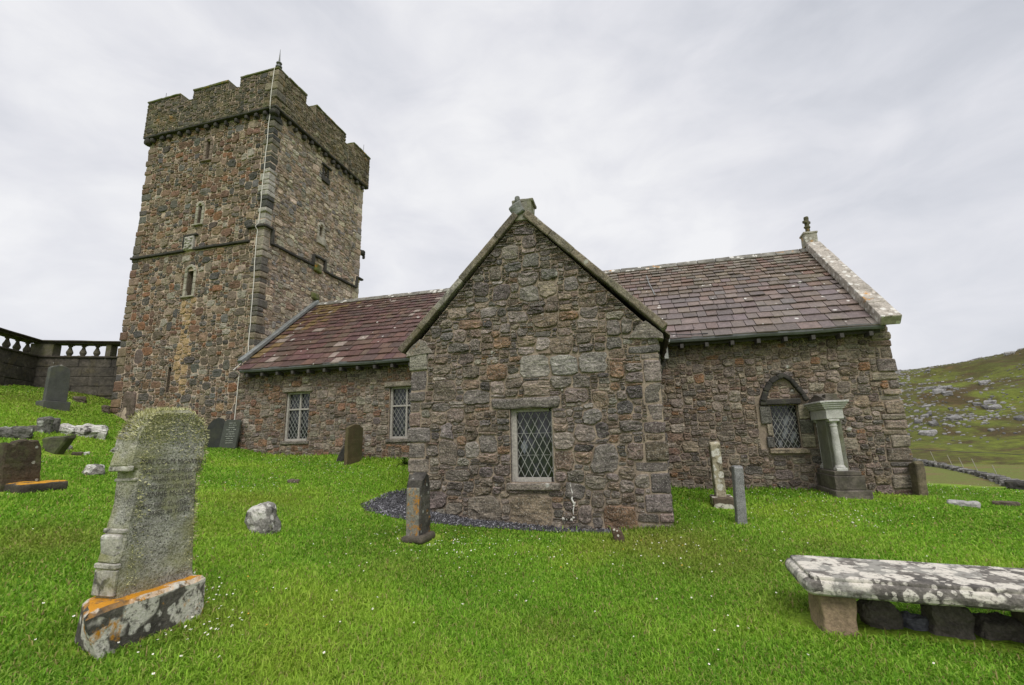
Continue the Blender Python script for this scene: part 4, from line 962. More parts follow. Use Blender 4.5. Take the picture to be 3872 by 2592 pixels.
ms = N(t, 'ShaderNodeMapping'); ms.inputs['Scale'].default_value = (1, 1, 2.5); t.links.new(vec, ms.inputs[0]); v2 = ms.outputs[0]
base = mixc(t, noisef(t, v2, .07, 7, .62, .42, .58, .4), (.155, .185, .032), (.10, .11, .028))
base = mixc(t, noisef(t, v2, .16, 7, .7, .46, .60, .4), base, (.085, .06, .032))
zs_ = N(t, 'ShaderNodeSeparateXYZ'); t.links.new(vec, zs_.inputs[0]); hi_ = N(t, 'ShaderNodeMapRange', i_1=7.0, i_2=17.0, i_3=0.0, i_4=.75); L(t, zs_, 2, hi_, 0)
base = mixc(t, mul(t, hi_, noisef(t, v2, .12, 6, .7, .34, .56, .4)), base, (.07, .055, .028))
base = mixc(t, mul(t, noisef(t, v2, .4, 6, .7, .55, .66), .6), base, (.17, .12, .05))
base = mixc(t, mul(t, noisef(t, v2, 1.5, 5, .7, .4, .62), .55), base, (.05, .055, .02))
base = mixc(t, noisef(t, v2, .55, 8, .78, .655, .69), base, (.24, .23, .22))
t.links.new(base[0].outputs[2], b.inputs['Base Color']); b.inputs['Roughness'].default_value = .95; b.inputs['Specular IOR Level'].default_value = .1
bn = N(t, 'ShaderNodeTexNoise', i_Scale=1.2, i_Detail=7.0, i_Roughness=.7); t.links.new(vec, bn.inputs['Vector']); bp = N(t, 'ShaderNodeBump', i_Strength=.8, i_Distance=.6); L(t, bn, 0, bp, 'Height'); L(t, bp, 0, b, 'Normal')
me.materials.append(m); me.polygons.foreach_set('use_smooth', [True]*len(me.polygons))
hobj = bpy.data.objects.new('hill', me); COL.objects.link(hobj); tag(hobj, kind='structure')
# rock outcrops: a scatter nobody could count
rng = random.Random(77); mb = MB(); cnt = 0
while cnt < 2400:
    a = rng.uniform(rp[0][0]-.08, rp[-1][0]+.12); r = 60+78*rng.random()**.7; x, y = r*math.sin(a), r*math.cos(a)
    q = nz(x, y, .055, 21)+.55*nz(x, y, .17, 5)
    if q < -.2 + rng.random()*.75: continue
    s = rng.uniform(.05, .19)*(1+2.0*(rng.random() < .05)); k = rng.uniform(.3, .95)
    th = rng.uniform(-.5, .5); ax = (Vector((math.cos(a+th), -math.sin(a+th), .1)), Vector((math.sin(a+th), math.cos(a+th), .25)).normalized(), Z3)
    mb.lump((x, y, hillz(a, r)+s*.1), (s*1.5*k, s, s*.55), r=s*.3, amp=s*.28, n=2, ax=ax, fq=1.1/s, seed=cnt % 97, col=(.3*k, .29*k, .28*k)); cnt += 1
M_out = stone('outcrop_stone', attr=True, var=.4, fine=3, bump=.9, bscale=3, bdist=.2, dark=(1.2, .52, .62, (.09, .085, .075), .7))
o = mb.build('hillside_rocks', [M_out]); tag(o, 'scattered pale grey rock outcrops on the heathery hillside behind the church', 'rocks', kind='stuff')

# drystone wall far right
rng = random.Random(12)
mb = MB(); wl = [(3380, 1736, 41), (3470, 1750, 39), (3560, 1766, 36), (3640, 1790, 32), (3720, 1806, 28.5), (3800, 1827, 24.5), (3872, 1846, 21.5), (4000, 1872, 18.5)]
wp = []
for px, py, D in wl: wp.append(atD(px, py, D))
for i in range(len(wp)-1):
    a, b_ = wp[i], wp[i+1]; ln = (b_-a).length; d = (b_-a); dh = Vector((d.x, d.y, 0)).normalized(); nn = Vector((-dh.y, dh.x, 0)); k = int(ln/.26); D_k = 1.0
    for j in range(k):
        p = a + d*((j+rng.random()*.6)/k)
        for lv in range(-1, 2):
            s = rng.uniform(.10, .20); c_ = rng.uniform(.09, .25)
            mb.lump(p + Vector((0, 0, -.02+lv*.20+rng.uniform(-.05, .05))) + nn*rng.uniform(-.12, .12), (s, .22, rng.uniform(.07, .13)), r=.05, amp=.05, n=2, ax=(dh, nn, Z3), seed=i*31+j+lv, col=(c_, c_*.96, c_*.9))
o = mb.build('drystone_wall', [M_out]); tag(o, 'low grey drystone boundary wall running down across the foot of the hill', 'wall')
# thin fence wire and its leaning posts beyond the wall
mb = MB(); q = [atD(3445, 1700, 45), atD(3600, 1707, 43.5), atD(3750, 1714, 42), atD(3900, 1722, 40)]; mb.tube(q, .018, 4)
ft = thing('wire_fence', 'thin dark wire fence with leaning posts behind the drystone wall', 'fence', q[0], world=True); mb.build('wire', [M_iron], ft)
for px, py in ((3535, 1735), (3600, 1750), (3645, 1762), (3695, 1768), (3775, 1795)):
    D = 39-(px-3445)/455*15; p = atD(px, py, D); mb = MB(); mb.tube([p - Vector((0, 0, .3)), p + Vector((-.2, 0, .55))], .02, 5); mb.build('post', [M_wood], ft)

# gravel strip round the transept
gpx = [(1362, 1912), (1400, 1888), (1470, 1858), (1548, 1838)]
outer = [(1545, 1850), (1470, 1866), (1400, 1892), (1362, 1914), (1385, 1935), (1450, 1955), (1530, 1968), (1640, 1983), (1750, 1993), (1900, 2003), (2050, 2012), (2200, 2017), (2340, 2022)]
gp = [G(*p) for p in outer]
poly = [(p.x, p.y) for p in gp] + [(-.35, YT+.05), (XT0-.0, YT+.05), (XT0-.02, 8.9)]
pa_ = np.array(poly); rng = random.Random(4); mb = MB()
x0, x1, y0, y1 = pa_[:, 0].min(), pa_[:, 0].max(), pa_[:, 1].min(), pa_[:, 1].max()
cells = []; gs = .07
gx, gy = np.meshgrid(np.arange(x0, x1, gs), np.arange(y0, y1, gs)); ins = inpoly(gx, gy, poly)
for (cx_, cy_) in zip(gx[ins], gy[ins]):
    q = [(cx_-gs*.52, cy_-gs*.52), (cx_+gs*.52, cy_-gs*.52), (cx_+gs*.52, cy_+gs*.52), (cx_-gs*.52, cy_+gs*.52)]
    mb.add([(a, b_, ground(a, b_)+.012) for a, b_ in q], [(0, 1, 2, 3)], 0, (.06, .06, .065))
    for _ in range(9):
        px_, py_ = cx_+rng.uniform(-.5, .5)*gs, cy_+rng.uniform(-.5, .5)*gs; z_ = ground(px_, py_)+.014+rng.uniform(0, .018)
        s = rng.uniform(.008, .024); v = [Vector((rng.gauss(0, 1), rng.gauss(0, 1), rng.gauss(0, .7))).normalized()*s for _ in range(4)]
        k = rng.choice((.03, .05, .08, .12, .18, .27)); k = .45 if rng.random() < .02 else k
        mb.add([Vector((px_, py_, z_))+w for w in v], [(0, 1, 2), (0, 2, 3), (0, 3, 1), (1, 3, 2)], 0, (k, k*.98, k*1.04))
o = mb.build('gravel', [stone('dark_gravel', attr=True, var=.2, bump=.3)]); tag(o, 'dark grey stone chippings along the foot of the transept', 'gravel', kind='stuff')
GRAVEL = poly

# ------------------------------------------------------------------ graveyard
EXCL = []                                            # (x, y, radius) kept free of grass
def roots(o): return o
M_big = stone('lichened_headstone_granite', (.36, .345, .30), (.27, .265, .23), var=.55, fine=48, speck=.75, bump=1.0, bscale=45, green=(2.6, .44, .62, (.30, .295, .13), .75), white=[(4, .16, .12, WHITE), (9, .14, .08, (.5, .5, .45))])
M_bige = stone('pale_mottled_headstone_edge', (.42, .40, .35), (.30, .28, .245), var=.35, fine=40, speck=.2, bump=.6, dark=(5, .54, .62, BLACK, .85), white=[(3.5, .3, .5, WHITE)], green=(4, .55, .7, (.24, .24, .10), .6))
M_pl = stone('patchy_lichened_plinth', (.11, .10, .085), (.065, .06, .05), var=.4, fine=40, bump=.7, white=[(4.2, .52, .85, (.60, .57, .50)), (9, .36, .5, (.54, .52, .46))], orange=(4, .57, .63, GOLD), top_orange=GOLD)

# --- large headstone facing east, lower left
XF = -3.6
def c8(x, y): return (250+x/1.5678, 1500+y/1.5678)
hs_px = [(290, 1198), (296, 1030), (318, 1000), (300, 985), (345, 815), (352, 790), (388, 640), (412, 505), (418, 440), (380, 428), (372, 405), (392, 330), (408, 255), (440, 190), (500, 118), (560, 84), (640, 82), (735, 78), (772, 100), (778, 118), (812, 140), (838, 200), (842, 262), (826, 296), (832, 345), (806, 420), (784, 455), (772, 600), (764, 850), (758, 1000), (770, 1078)]
prof = []
for p in hs_px:
    w = onX(*c8(*p), XF); prof.append((w.y, w.z))
zb = .56; prof[0] = (prof[0][0], zb-.04); prof[-1] = (prof[-1][0], zb-.04)
HB = Vector((-3.72, 2.93, .24))
hs = thing('headstone', 'large headstone furred with pale green lichen on an orange and white plinth', 'headstone', HB, world=True)
m = MB(); m.slabprof(prof, .20, Y3, X3, (XF-.10, 0, 0), bev=.02, amp=.006, seg=.03, seed=3, fq=9); hbody = m.build('slab', [M_big], hs)
# carved mouldings down the south edge of the slab
def P8(x, y): return onX(*c8(x, y), XF)
def moulding(c, h, r, amp, seed, ax=None, n=3):
    m = MB(); m.lump(c, h, r=r, amp=amp, n=n, ax=ax, seed=seed); m.build('moulding', [M_bige], hbody)
for (x_, y_, hh, dy) in ((380, 428, .020, .018), (412, 495, .012, .015), (350, 800, .016, .018), (300, 1012, .018, .022)):
    w = P8(x_, y_); moulding((XF-.10, w.y+.008, w.z), (.104, dy, hh), .010, .004, y_)
w0, w1 = P8(345, 815), P8(297, 990)
moulding((XF-.10, (w0.y+w1.y)/2+.014, (w0.z+w1.z)/2), (.09, .026, (w0.z-w1.z)/2), .024, .008, 5, (X3, Vector((0, .99, .13)), Vector((0, -.13, .99))), 4)
moulding((XF-.10, P8(292, 1110).y+.002, P8(292, 1110).z), (.103, .012, .085), .008, .004, 6)
def planblock(m, poly, z0, z1, bev=.02, amp=.01, seed=0):
    t_ = MB(); t_.slabprof(poly, z1-z0, X3, Y3, bev=bev, amp=amp, seed=seed, seg=.06)
    m.add([(v[0], v[2], v[1]+(z0+z1)/2) for v in t_.v], t_.f)
m = MB(); planblock(m, [(-3.47, 2.37), (-3.50, 3.27), (-3.84, 3.27), (-3.84, 2.61)], .16, .565, .028, .014, 12)
m.v = [(v[0], v[1] + (1-min(1, max(0, (v[2]-.22)/.34)))*min(1, max(0, (2.80-v[1])/.25))*(.15-.18*(-3.47-v[0])/.37), v[2]) for v in m.v]; m.build('plinth', [M_pl], hs)
rng = random.Random(8); m = MB()                     # shaggy lichen on the top and upper face
npf = len(prof); per = []
for i in range(12, 28):
    a, b_ = Vector(prof[i]), Vector(prof[i+1]); per += [(a, b_)]*max(1, int((b_-a).length/.02))
for k in range(5200):
    if k < 2900:
        a, b_ = rng.choice(per); q = a.lerp(b_, rng.random()); d = (b_-a).normalized(); nn = Vector((d.y, -d.x)); nn = nn if nn.y > -.2 or True else -nn
        c = Vector((2.95, 1.3)); nn = nn if nn.dot(q-c) > 0 else -nn
        p = Vector((XF-rng.uniform(-.005, .20), q.x, q.y)); n3 = Vector((rng.uniform(-.35, .45), nn.x, nn.y)).normalized(); ln = rng.uniform(.012, .034)
    else:
        y_ = rng.uniform(2.66, 3.24); top = 1.87; z_ = top - abs(rng.gauss(0, .16)) - .02
        if rng.random() < .35: y_ = rng.choice((2.70+abs(rng.gauss(0, .05)), 3.2-abs(rng.gauss(0, .04)))); z_ = rng.uniform(.62, 1.75)
        if not inpoly(np.array([y_]), np.array([z_]), prof)[0]: continue
        p = Vector((XF-.002, y_, z_)); n3 = Vector((1, rng.uniform(-.6, .6), rng.uniform(-.5, .7))).normalized(); ln = rng.uniform(.008, .020)
    s_ = n3.cross(Vector((rng.gauss(0, 1), rng.gauss(0, 1), rng.gauss(0, 1)))).normalized()*rng.uniform(.003, .006)
    g_ = rng.uniform(.7, 1.25); col = (.52*g_, .50*g_, .27*g_) if rng.random() < .75 else (.28*g_, .285*g_, .10*g_)
    m.add([p-s_, p+s_, p+n3*ln+Vector((rng.gauss(0, .006), rng.gauss(0, .006), rng.gauss(0, .006)))], [(0, 1, 2)], 0, col)
o = m.build('shaggy_lichen', [stone('shaggy_lichen', attr=True, var=.1, bump=0)], hs); o['kind'] = 'stuff'
def text_mesh(lines, size, lead, org, ux, uz, nrm, mat, parent, name='inscription', wobble=0):
    """carved or painted lettering as flat outlines just proud of a face"""
    ux, uz, nrm, org = map(Vector, (ux, uz, nrm, org)); z = 0
    for (txt, sc) in lines:
        cu = bpy.data.curves.new('lettering', 'FONT'); cu.body = txt; cu.align_x = 'CENTER'; cu.size = size*sc; cu.resolution_u = 2
        ob = bpy.data.objects.new('lettering', cu); COL.objects.link(ob)
        dg = bpy.context.evaluated_depsgraph_get(); mm = bpy.data.meshes.new_from_object(ob.evaluated_get(dg))
        allv = MB(); allv.add([org + ux*v.co.x + uz*(v.co.y+z) + nrm*.0025 for v in mm.vertices], [tuple(p.vertices) for p in mm.polygons])
        bpy.data.objects.remove(ob); bpy.data.curves.remove(cu); bpy.data.meshes.remove(mm); z -= lead*max(sc, .8)
        allv.build(name, [mat], parent)
M_ink = plain('weathered_carved_letters', (.07, .065, .056), .95, 0, .6, 60)
text_mesh([('MALCOLM McSWEEN', .95), ('WHO DIED 2nd NOV 1897', .72), ('AGED 70 YEARS', .8), ('HIS BELOVED WIFE', .75), ('ANNE McLEOD', 1.0), ('WHO DIED 22nd DEC 1907', .72), ('AGED 88 YEARS', .8)],
          .060, .072, (XF+.004, 2.965, 1.452), (0, 1, -.035), (0, 0, 1), (1, 0, 0), M_ink, hs)

def gcut(x, y, r): EXCL.append((x, y, r))
for k in range(5): gcut(-3.66, 2.62+.14*k, .15)

# --- dark brown stone at the left edge, on an orange lichened base
def cl(x, y): return (x/4.9, 1560+y/4.9)
q0 = G(118, 1850); XB = q0.x-.02
pts = []
for p in ((30, 1420), (55, 950), (105, 640), (130, 560), (270, 590), (330, 530), (500, 495), (560, 530), (640, 510), (730, 520), (775, 640), (780, 900), (765, 1310)):
    w = onX(*cl(*p), XB); pts.append((w.y, w.z))
pts = [(-.02+pts[0][0], q0.z-.1)] + pts[1:-1] + [(pts[-1][0], q0.z-.1)]
st = thing('headstone', 'broad dark brown headstone with a ragged top and orange lichened foot', 'headstone', (XB, q0.y, q0.z), world=True)
m = MB(); m.slabprof(pts, .16, Y3, X3, (XB-.08, 0, 0), bev=.02, amp=.012, seed=5); m.build('slab', [stone('dark_brown_mossy_stone', (.075, .055, .035), (.045, .036, .026), var=.45, fine=35, green=(6, .48, .62, (.11, .11, .05), .6), white=[(4.5, .14, .22, WHITE), (10, .16, .12, (.4, .4, .35))], bump=.8)], st)
y0_, y1_ = pts[0][0], pts[-1][0]
m = MB(); m.lump((XB+.10, (y0_+y1_)/2+.10, q0.z+.03), (.22, (y1_-y0_)/2+.05, .075), r=.03, amp=.02, n=7, seed=6); m.build('base', [stone('orange_topped_base', (.09, .075, .06), (.05, .042, .035), top_orange=(.52, .25, .015), white=[(5, .2, .2, WHITE)], bump=.7)], st)
gcut(XB+.05, (y0_+y1_)/2-.15, .3); gcut(XB+.05, (y0_+y1_)/2+.25, .3)

# --- grey headstone with plinth, upper left
def c6(x, y): return (x/4.356, 1220+y/4.356)
q0 = G(*c6(930, 1435)); XH = q0.x
def XHp(x, y, X): w = onX(*c6(x, y), X); return (w.y, w.z)
st = thing('headstone', 'plain grey round topped headstone on a grey plinth near the balustrade', 'headstone', (XH, q0.y, q0.z), world=True)
pp = [XHp(*p, XH-.08) for p in ((735, 1290), (780, 1040), (815, 860), (832, 760), (845, 735), (905, 715), (975, 706), (1060, 716), (1120, 742), (1160, 785), (1165, 850), (1140, 1080), (1105, 1305))]
m = MB(); m.slabprof(pp, .12, Y3, X3, (XH-.14, 0, 0), bev=.012, amp=.003, seed=2); M_gsl = stone('grey_slate_headstone', (.105, .108, .10), (.085, .088, .08), var=.18, fine=50, bump=.35, green=(2.5, .5, .66, (.15, .155, .085), .5)); m.build('slab', [M_gsl], st)
a, b_ = XHp(700, 1290, XH), XHp(1160, 1320, XH); c_, d_ = XHp(700, 1410, XH), XHp(1150, 1440, XH)
m = MB(); m.lump((XH-.13, (a[0]+b_[0])/2, (a[1]+c_[1])/2-.05), (.16, (b_[0]-a[0])/2, (a[1]-c_[1])/2+.06), r=.02, amp=.005, n=5, seed=2); m.build('plinth', [M_gsl], st)
gcut(XH-.1, (a[0]+b_[0])/2-.2, .25); gcut(XH-.1, (a[0]+b_[0])/2+.2, .25)

# --- two slates leaning on the wall
for (pl, lab, txt, seed) in (([(768, 1708), (770, 1640), (776, 1612), (790, 1592), (812, 1580), (828, 1583), (838, 1600), (836, 1640), (822, 1707)], 'blank dark slate headstone with a curved shoulder, leaning at the tower foot', False, 3),
                              ([(822, 1706), (832, 1640), (840, 1592), (850, 1588), (895, 1588), (899, 1596), (893, 1650), (884, 1703)], 'grey slate headstone with pale lettering, leaning beside the tower cable', True, 4)):
    Yq = 11.05 if not txt else 11.0; pr = []
    for p in pl: w = onY(*p, Yq); pr.append((w.x, w.z))
    pr[0] = (pr[0][0], pr[0][1]-.12); pr[-1] = (pr[-1][0], pr[-1][1]-.12)
    cx_ = sum(p[0] for p in pr)/len(pr); zz = ground(cx_, Yq)
    st = thing('headstone', lab, 'headstone', (cx_, Yq, zz), world=True)
    m = MB(); m.slabprof(pr, .07, X3, Y3, (0, Yq+.05, 0), bev=.01, amp=.004, seed=seed)
    m.v = [(v[0], v[1]+.10*max(0, (v[2]-zz)), v[2]) for v in m.v]
    m.build('slab', [stone('dark_slate_headstone' if not txt else 'lettered_slate_headstone', (.035, .037, .033) if not txt else (.075, .08, .068), (.028, .03, .026) if not txt else (.055, .06, .05), var=.15, bump=.2, green=(3, .5, .7, (.08, .085, .05), .4))], st)
    if txt:
        zt = max(p[1] for p in pr); xm = cx_+.03
        # worn pale lettering, too eroded to read: rows of broken strokes
        rw = random.Random(3); M_pale = plain('pale_lettering', (.34, .35, .31), .9)
        for i in range(10):
            zz_ = zt-.10-.062*i; hw = rw.uniform(.10, .17); x_ = -hw; m = MB()
            while x_ < hw:
                w_ = rw.uniform(.006, .022); p = Vector((xm-.02*(.062*i)+x_, Yq+.0+.10*max(0, zz_-zz)+.012, zz_+rw.uniform(-.003, .003)))
                if rw.random() < .8: m.box(p, (w_/2, .004, rw.uniform(.006, .013)))
                x_ += w_+rw.uniform(.006, .012)
            m.build('worn_lettering', [M_pale], st)
    gcut(cx_, Yq, .3)

# --- brown headstone before the nave wall and the fragment behind it
def c5(x, y): return (1000+x/3.905, 1400+y/3.905)
q0 = G(*c5(1250, 1395)); XQ = q0.x+.02
def YZ(x, y, X): w = onX(*c5(x, y), X); return (w.y, w.z)
pp = [YZ(*p, XQ) for p in ((1215, 1380), (1238, 900), (1240, 850), (1275, 830), (1305, 812), (1350, 800), (1400, 806), (1425, 830), (1462, 855), (1460, 940), (1450, 1150), (1435, 1360))]
pp[0] = (pp[0][0], pp[0][1]-.1); pp[-1] = (pp[-1][0], pp[0][1])
st = thing('headstone', 'brown green headstone with a white crusted top, before the nave windows', 'headstone', q0, world=True)
m = MB(); m.slabprof(pp, .09, Y3, X3, (XQ-.045, 0, 0), bev=.012, amp=.005, seed=4); m.build('slab', [stone('brown_algae_headstone', (.115, .088, .045), (.085, .068, .038), var=.25, bump=.4, green=(3, .45, .6, (.09, .09, .035), .6), white=[(5, .10, .2, WHITE)])], st)
gcut(XQ, q0.y+.2, .35)
q1 = G(*c5(1150, 1350)); m = MB(); m.lump(q1 + Vector((.0, .05, .12)), (.10, .12, .30), r=.05, amp=.04, n=3, ax=(Vector((.9, 0, -.42)), Y3, Vector((.42, 0, .9))), seed=9); o = m.build('stone_fragment', [M_black]); tag(o, 'small dark stone fragment propped behind the brown green headstone', 'stone')

# --- dark stone with orange lichen in front of the transept
YF = 6.1
def c4(x, y): return (1400+x/1.9525, 1400+y/1.9525)
def XZ(x, y): w = onY(*c4(x, y), YF); return w
xa, xb = XZ(258, 1240).x, XZ(365, 1240).x; gz = ground((xa+xb)/2, YF)
ztop = XZ(330, 780).z; zsh = XZ(258, 870).z
yb_ = onX(*c4(440, 1210), xb).y
st = thing('headstone', 'thick dark headstone spotted with orange lichen before the transept', 'headstone', ((xa+xb)/2, YF, gz), world=True)
W_ = max(.35, min(.6, yb_-YF))
m = MB(); m.slabprof([(YF, gz-.15), (YF, zsh), (YF+.02, zsh+.10), (YF+.09, ztop-.03), (YF+.15, ztop+.02), (YF+W_*.55, ztop+.03), (YF+W_*.76, ztop-.02), (YF+W_*.88, zsh+.03), (YF+W_+.01, gz-.15)], xb-xa, Y3, X3, ((xa+xb)/2, 0, 0), bev=.02, amp=.008, seed=4)
m.build('slab', [stone('orange_spotted_dark_stone', (.105, .095, .08), (.06, .055, .048), var=.4, fine=40, bump=.6, orange=(6, .58, .66, (.36, .16, .015)), dark=(2.5, .48, .6, BLACK, .75), white=[(12, .2, .2, (.36, .36, .33))])], st)
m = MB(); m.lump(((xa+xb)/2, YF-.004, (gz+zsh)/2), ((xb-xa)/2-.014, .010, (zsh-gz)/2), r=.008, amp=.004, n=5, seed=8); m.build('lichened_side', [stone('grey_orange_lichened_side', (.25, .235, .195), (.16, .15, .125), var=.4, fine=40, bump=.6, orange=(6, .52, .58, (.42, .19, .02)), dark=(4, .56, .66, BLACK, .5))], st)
m = MB(); m.lump(((xa+xb)/2+.02, YF+W_/2-.02, gz+.03), ((xb-xa)/2+.05, W_/2+.07, .05), r=.04, amp=.02, n=4, seed=4); m.build('base', [stone('earthy_base', (.12, .10, .075), (.07, .06, .045))], st)
gcut((xa+xb)/2+.02, YF+.1, .3); gcut((xa+xb)/2+.02, YF+.35, .3)

# --- white crusted stele and its base, right of the transept
def cg(x, y): return (2400+x/1.9525, 1300+y/1.9525)
YG = 9.75
xa, xb = onY(*cg(600, 1100), YG).x, onY(*cg(678, 1120), YG).x; gz = onY(*cg(640, 1215), YG).z; zt = onY(*cg(600, 725), YG).z; zs = onY(*cg(640, 1140), YG).z
tl = onY(*cg(590, 740), YG).x - xa*1.0
st = thing('headstone', 'tall narrow headstone crusted with white lichen on a pale square base', 'headstone', ((xa+xb)/2, YG, gz), world=True)
m = MB(); lx = -.05
m.slabprof([(YG, zs-.05), (YG, zt-.05), (YG+.06, zt), (YG+.24, zt-.02), (YG+.30, zt-.12), (YG+.30, zs-.05)], xb-xa, Y3, X3, ((xa+xb)/2, 0, 0), bev=.015, amp=.005, seed=4)
m.v = [(v[0]-.02*(v[2]-zs), v[1], v[2]) for v in m.v]
M_wst = stone('white_crusted_stone', (.40, .36, .26), (.30, .26, .18), var=.3, bump=.5, dark=(6, .50, .58, (.10, .085, .05), .8), white=[(7, .4, .6, (.6, .58, .52))]); m.build('slab', [M_wst], st)
m = MB(); m.lump(((xa+xb)/2+.02, YG+.12, (gz+zs)/2-.03), ((xb-xa)/2+.10, .26, (zs-gz)/2+.05), r=.02, amp=.010, n=4, seed=7); m.build('base', [stone('white_patched_base', (.13, .10, .07), (.09, .07, .05), white=[(4.5, .5, .75, (.58, .55, .48))])], st)
gcut((xa+xb)/2, YG+.1, .4)
# --- slim grey granite stone
YH = 8.3
xa, xb = onY(*cg(758, 1300), YH).x, onY(*cg(832, 1320), YH).x; gz = onY(*cg(795, 1345), YH).z; zt = onY(*cg(760, 905), YH).z
m = MB(); m.slabprof([(YH, gz-.15), (YH, zt-.03), (YH+.03, zt), (YH+.20, zt), (YH+.24, zt-.04), (YH+.24, gz-.15)], xb-xa, Y3, X3, ((xa+xb)/2, 0, 0), bev=.012, amp=.006, seed=6)
m.v = [(v[0]+.035*(v[2]-gz), v[1], v[2]) for v in m.v]
o = m.build('headstone', [stone('speckled_grey_granite', (.23, .23, .225), (.17, .17, .17), var=.4, fine=60, speck=.5, bump=.6, bscale=50)]); tag(o, 'slim grey granite stone standing beside the white crusted headstone', 'headstone'); gcut((xa+xb)/2, YH+.1, .2)
# --- slab by the east corner
m = MB(); yy = 11.0; p0, p1 = onY(3472, 1880, yy), onY(3510, 1877, yy); zt = onY(3470, 1745, yy).z
m.slabprof([(yy, p0.z-.2), (yy, zt-.05), (yy+.04, zt), (yy+.30, zt-.05), (yy+.34, p0.z-.2)], .15, Y3, X3, ((p0.x+p1.x)/2+.03, 0, 0), bev=.02, amp=.014, seed=6)
m.v = [(v[0]+.03*(v[2]-p0.z), v[1], v[2]) for v in m.v]
o = m.build('standing_slab', [stone('mossy_standing_slab', (.17, .14, .09), (.11, .09, .06), green=(4, .5, .65, (.12, .12, .045), .6), dark=(3, .5, .6, BLACK, .5))]); tag(o, 'rough mossy slab leaning by the east corner of the church', 'stone')

# --- monument with columns against the nave
MX = onY(3165, 1862, 10.35).x; MZ = ground(MX+.2, 10.5)
mon = thing('monument', 'pale columned monument leaning against the nave beside the pointed window', 'monument', (MX, 10.8, MZ), (0, rad(-.6), 0))
def mz(py): return onY(3170, py, 10.35).z-MZ
M_monp = stone('pale_monument_stone', (.52, .51, .48), (.42, .41, .38), var=.22, fine=45, bump=.4, green=(3, .58, .72, (.28, .29, .20), .4), dark=(5, .62, .72, BLACK, .4))
M_mond = stone('stained_monument_stone', (.16, .14, .115), (.11, .095, .078), var=.3, fine=30, green=(3, .52, .66, (.12, .115, .07), .5), dark=(2.5, .5, .62, (.03, .027, .022), .7))
Dm = .92; Wm = .50
def mbx(m, x0, x1, y0, y1, z0, z1, r=.012, amp=.003, n=4, seed=1): m.lump(((x0+x1)/2, (y0+y1)/2, (z0+z1)/2), ((x1-x0)/2, (y1-y0)/2, (z1-z0)/2), r=r, amp=amp, n=n, seed=seed)
ya = -.45
z_b1, z_b2, z_c0, z_c1, z_e1, z_k1, z_t = .12, mz(1790)-.02, mz(1783), mz(1585), mz(1545), mz(1515), mz(1493)
m = MB(); mbx(m, -.06, Wm+.04, ya-.10, ya+Dm+.1, -.3, z_b1, r=.02, amp=.008); mbx(m, -.02, Wm-.03, ya-.05, ya+Dm+.05, z_b1, z_b2-.03, amp=.005); mbx(m, .0, Wm-.06, ya-.02, ya+Dm+.02, z_b2-.03, z_c0); m.build('pedestal', [M_mond], mon)
m = MB(); mbx(m, .09, Wm-.20, ya+.15, ya+Dm-.15, z_c0, z_c1, n=6); mbx(m, .06, Wm-.17, ya+.20, ya+Dm-.2, z_c0, z_c1-.002, n=6); m.build('inscribed_panel', [stone('streaked_panel_stone', (.20, .20, .165), (.145, .145, .115), var=.25, green=(2, .45, .6, (.15, .155, .08), .7), dark=(3, .55, .65, (.05, .045, .035), .5))], mon)
for yy in (ya+.09, ya+Dm-.09):
    m = MB(); mbx(m, .06, .24, yy-.09, yy+.09, z_c0, z_c0+.06); hcol = z_c1-z_c0
    m.lathe([(.085, z_c0+.06), (.085, z_c0+.085), (.066, z_c0+.10), (.064, z_c0+hcol*.5), (.056, z_c0+hcol-.14), (.066, z_c0+hcol-.13), (.066, z_c0+hcol-.115), (.058, z_c0+hcol-.105), (.06, z_c0+hcol-.06), (.085, z_c0+hcol-.045)], 14, (.15, yy, 0)); mbx(m, .06, .24, yy-.09, yy+.09, z_c1-.045, z_c1)
    m.build('column', [M_monp], mon)
m = MB(); mbx(m, .03, Wm-.18, ya, ya+Dm, z_c1, z_e1, amp=.002); m.build('frieze', [M_monp], mon)
m = MB(); st_ = 4
for i in range(st_):
    k = .03+.022*i; mbx(m, .03-k, Wm-.18+k, ya-k, ya+Dm+k, z_e1+(z_k1-z_e1)*i/st_, z_e1+(z_k1-z_e1)*(i+1)/st_, r=.008, seed=i)
m.build('cornice', [M_monp], mon)
m = MB(); m.slabprof([(ya-.03, z_k1), (ya-.03, z_k1+.04), (ya+.15, z_k1+.09), (ya+Dm/2, z_t+.06), (ya+Dm-.15, z_k1+.09), (ya+Dm+.03, z_k1+.04), (ya+Dm+.03, z_k1)], Wm-.24, Y3, X3, (Wm/2-.09, 0, 0), bev=.01, amp=.005); mbx(m, .06, .26, ya-.02, ya+.16, z_k1, z_t+.02); m.build('pediment', [M_mond], mon)
gcut(MX+.25, 10.5, .45); gcut(MX+.25, 10.95, .45)

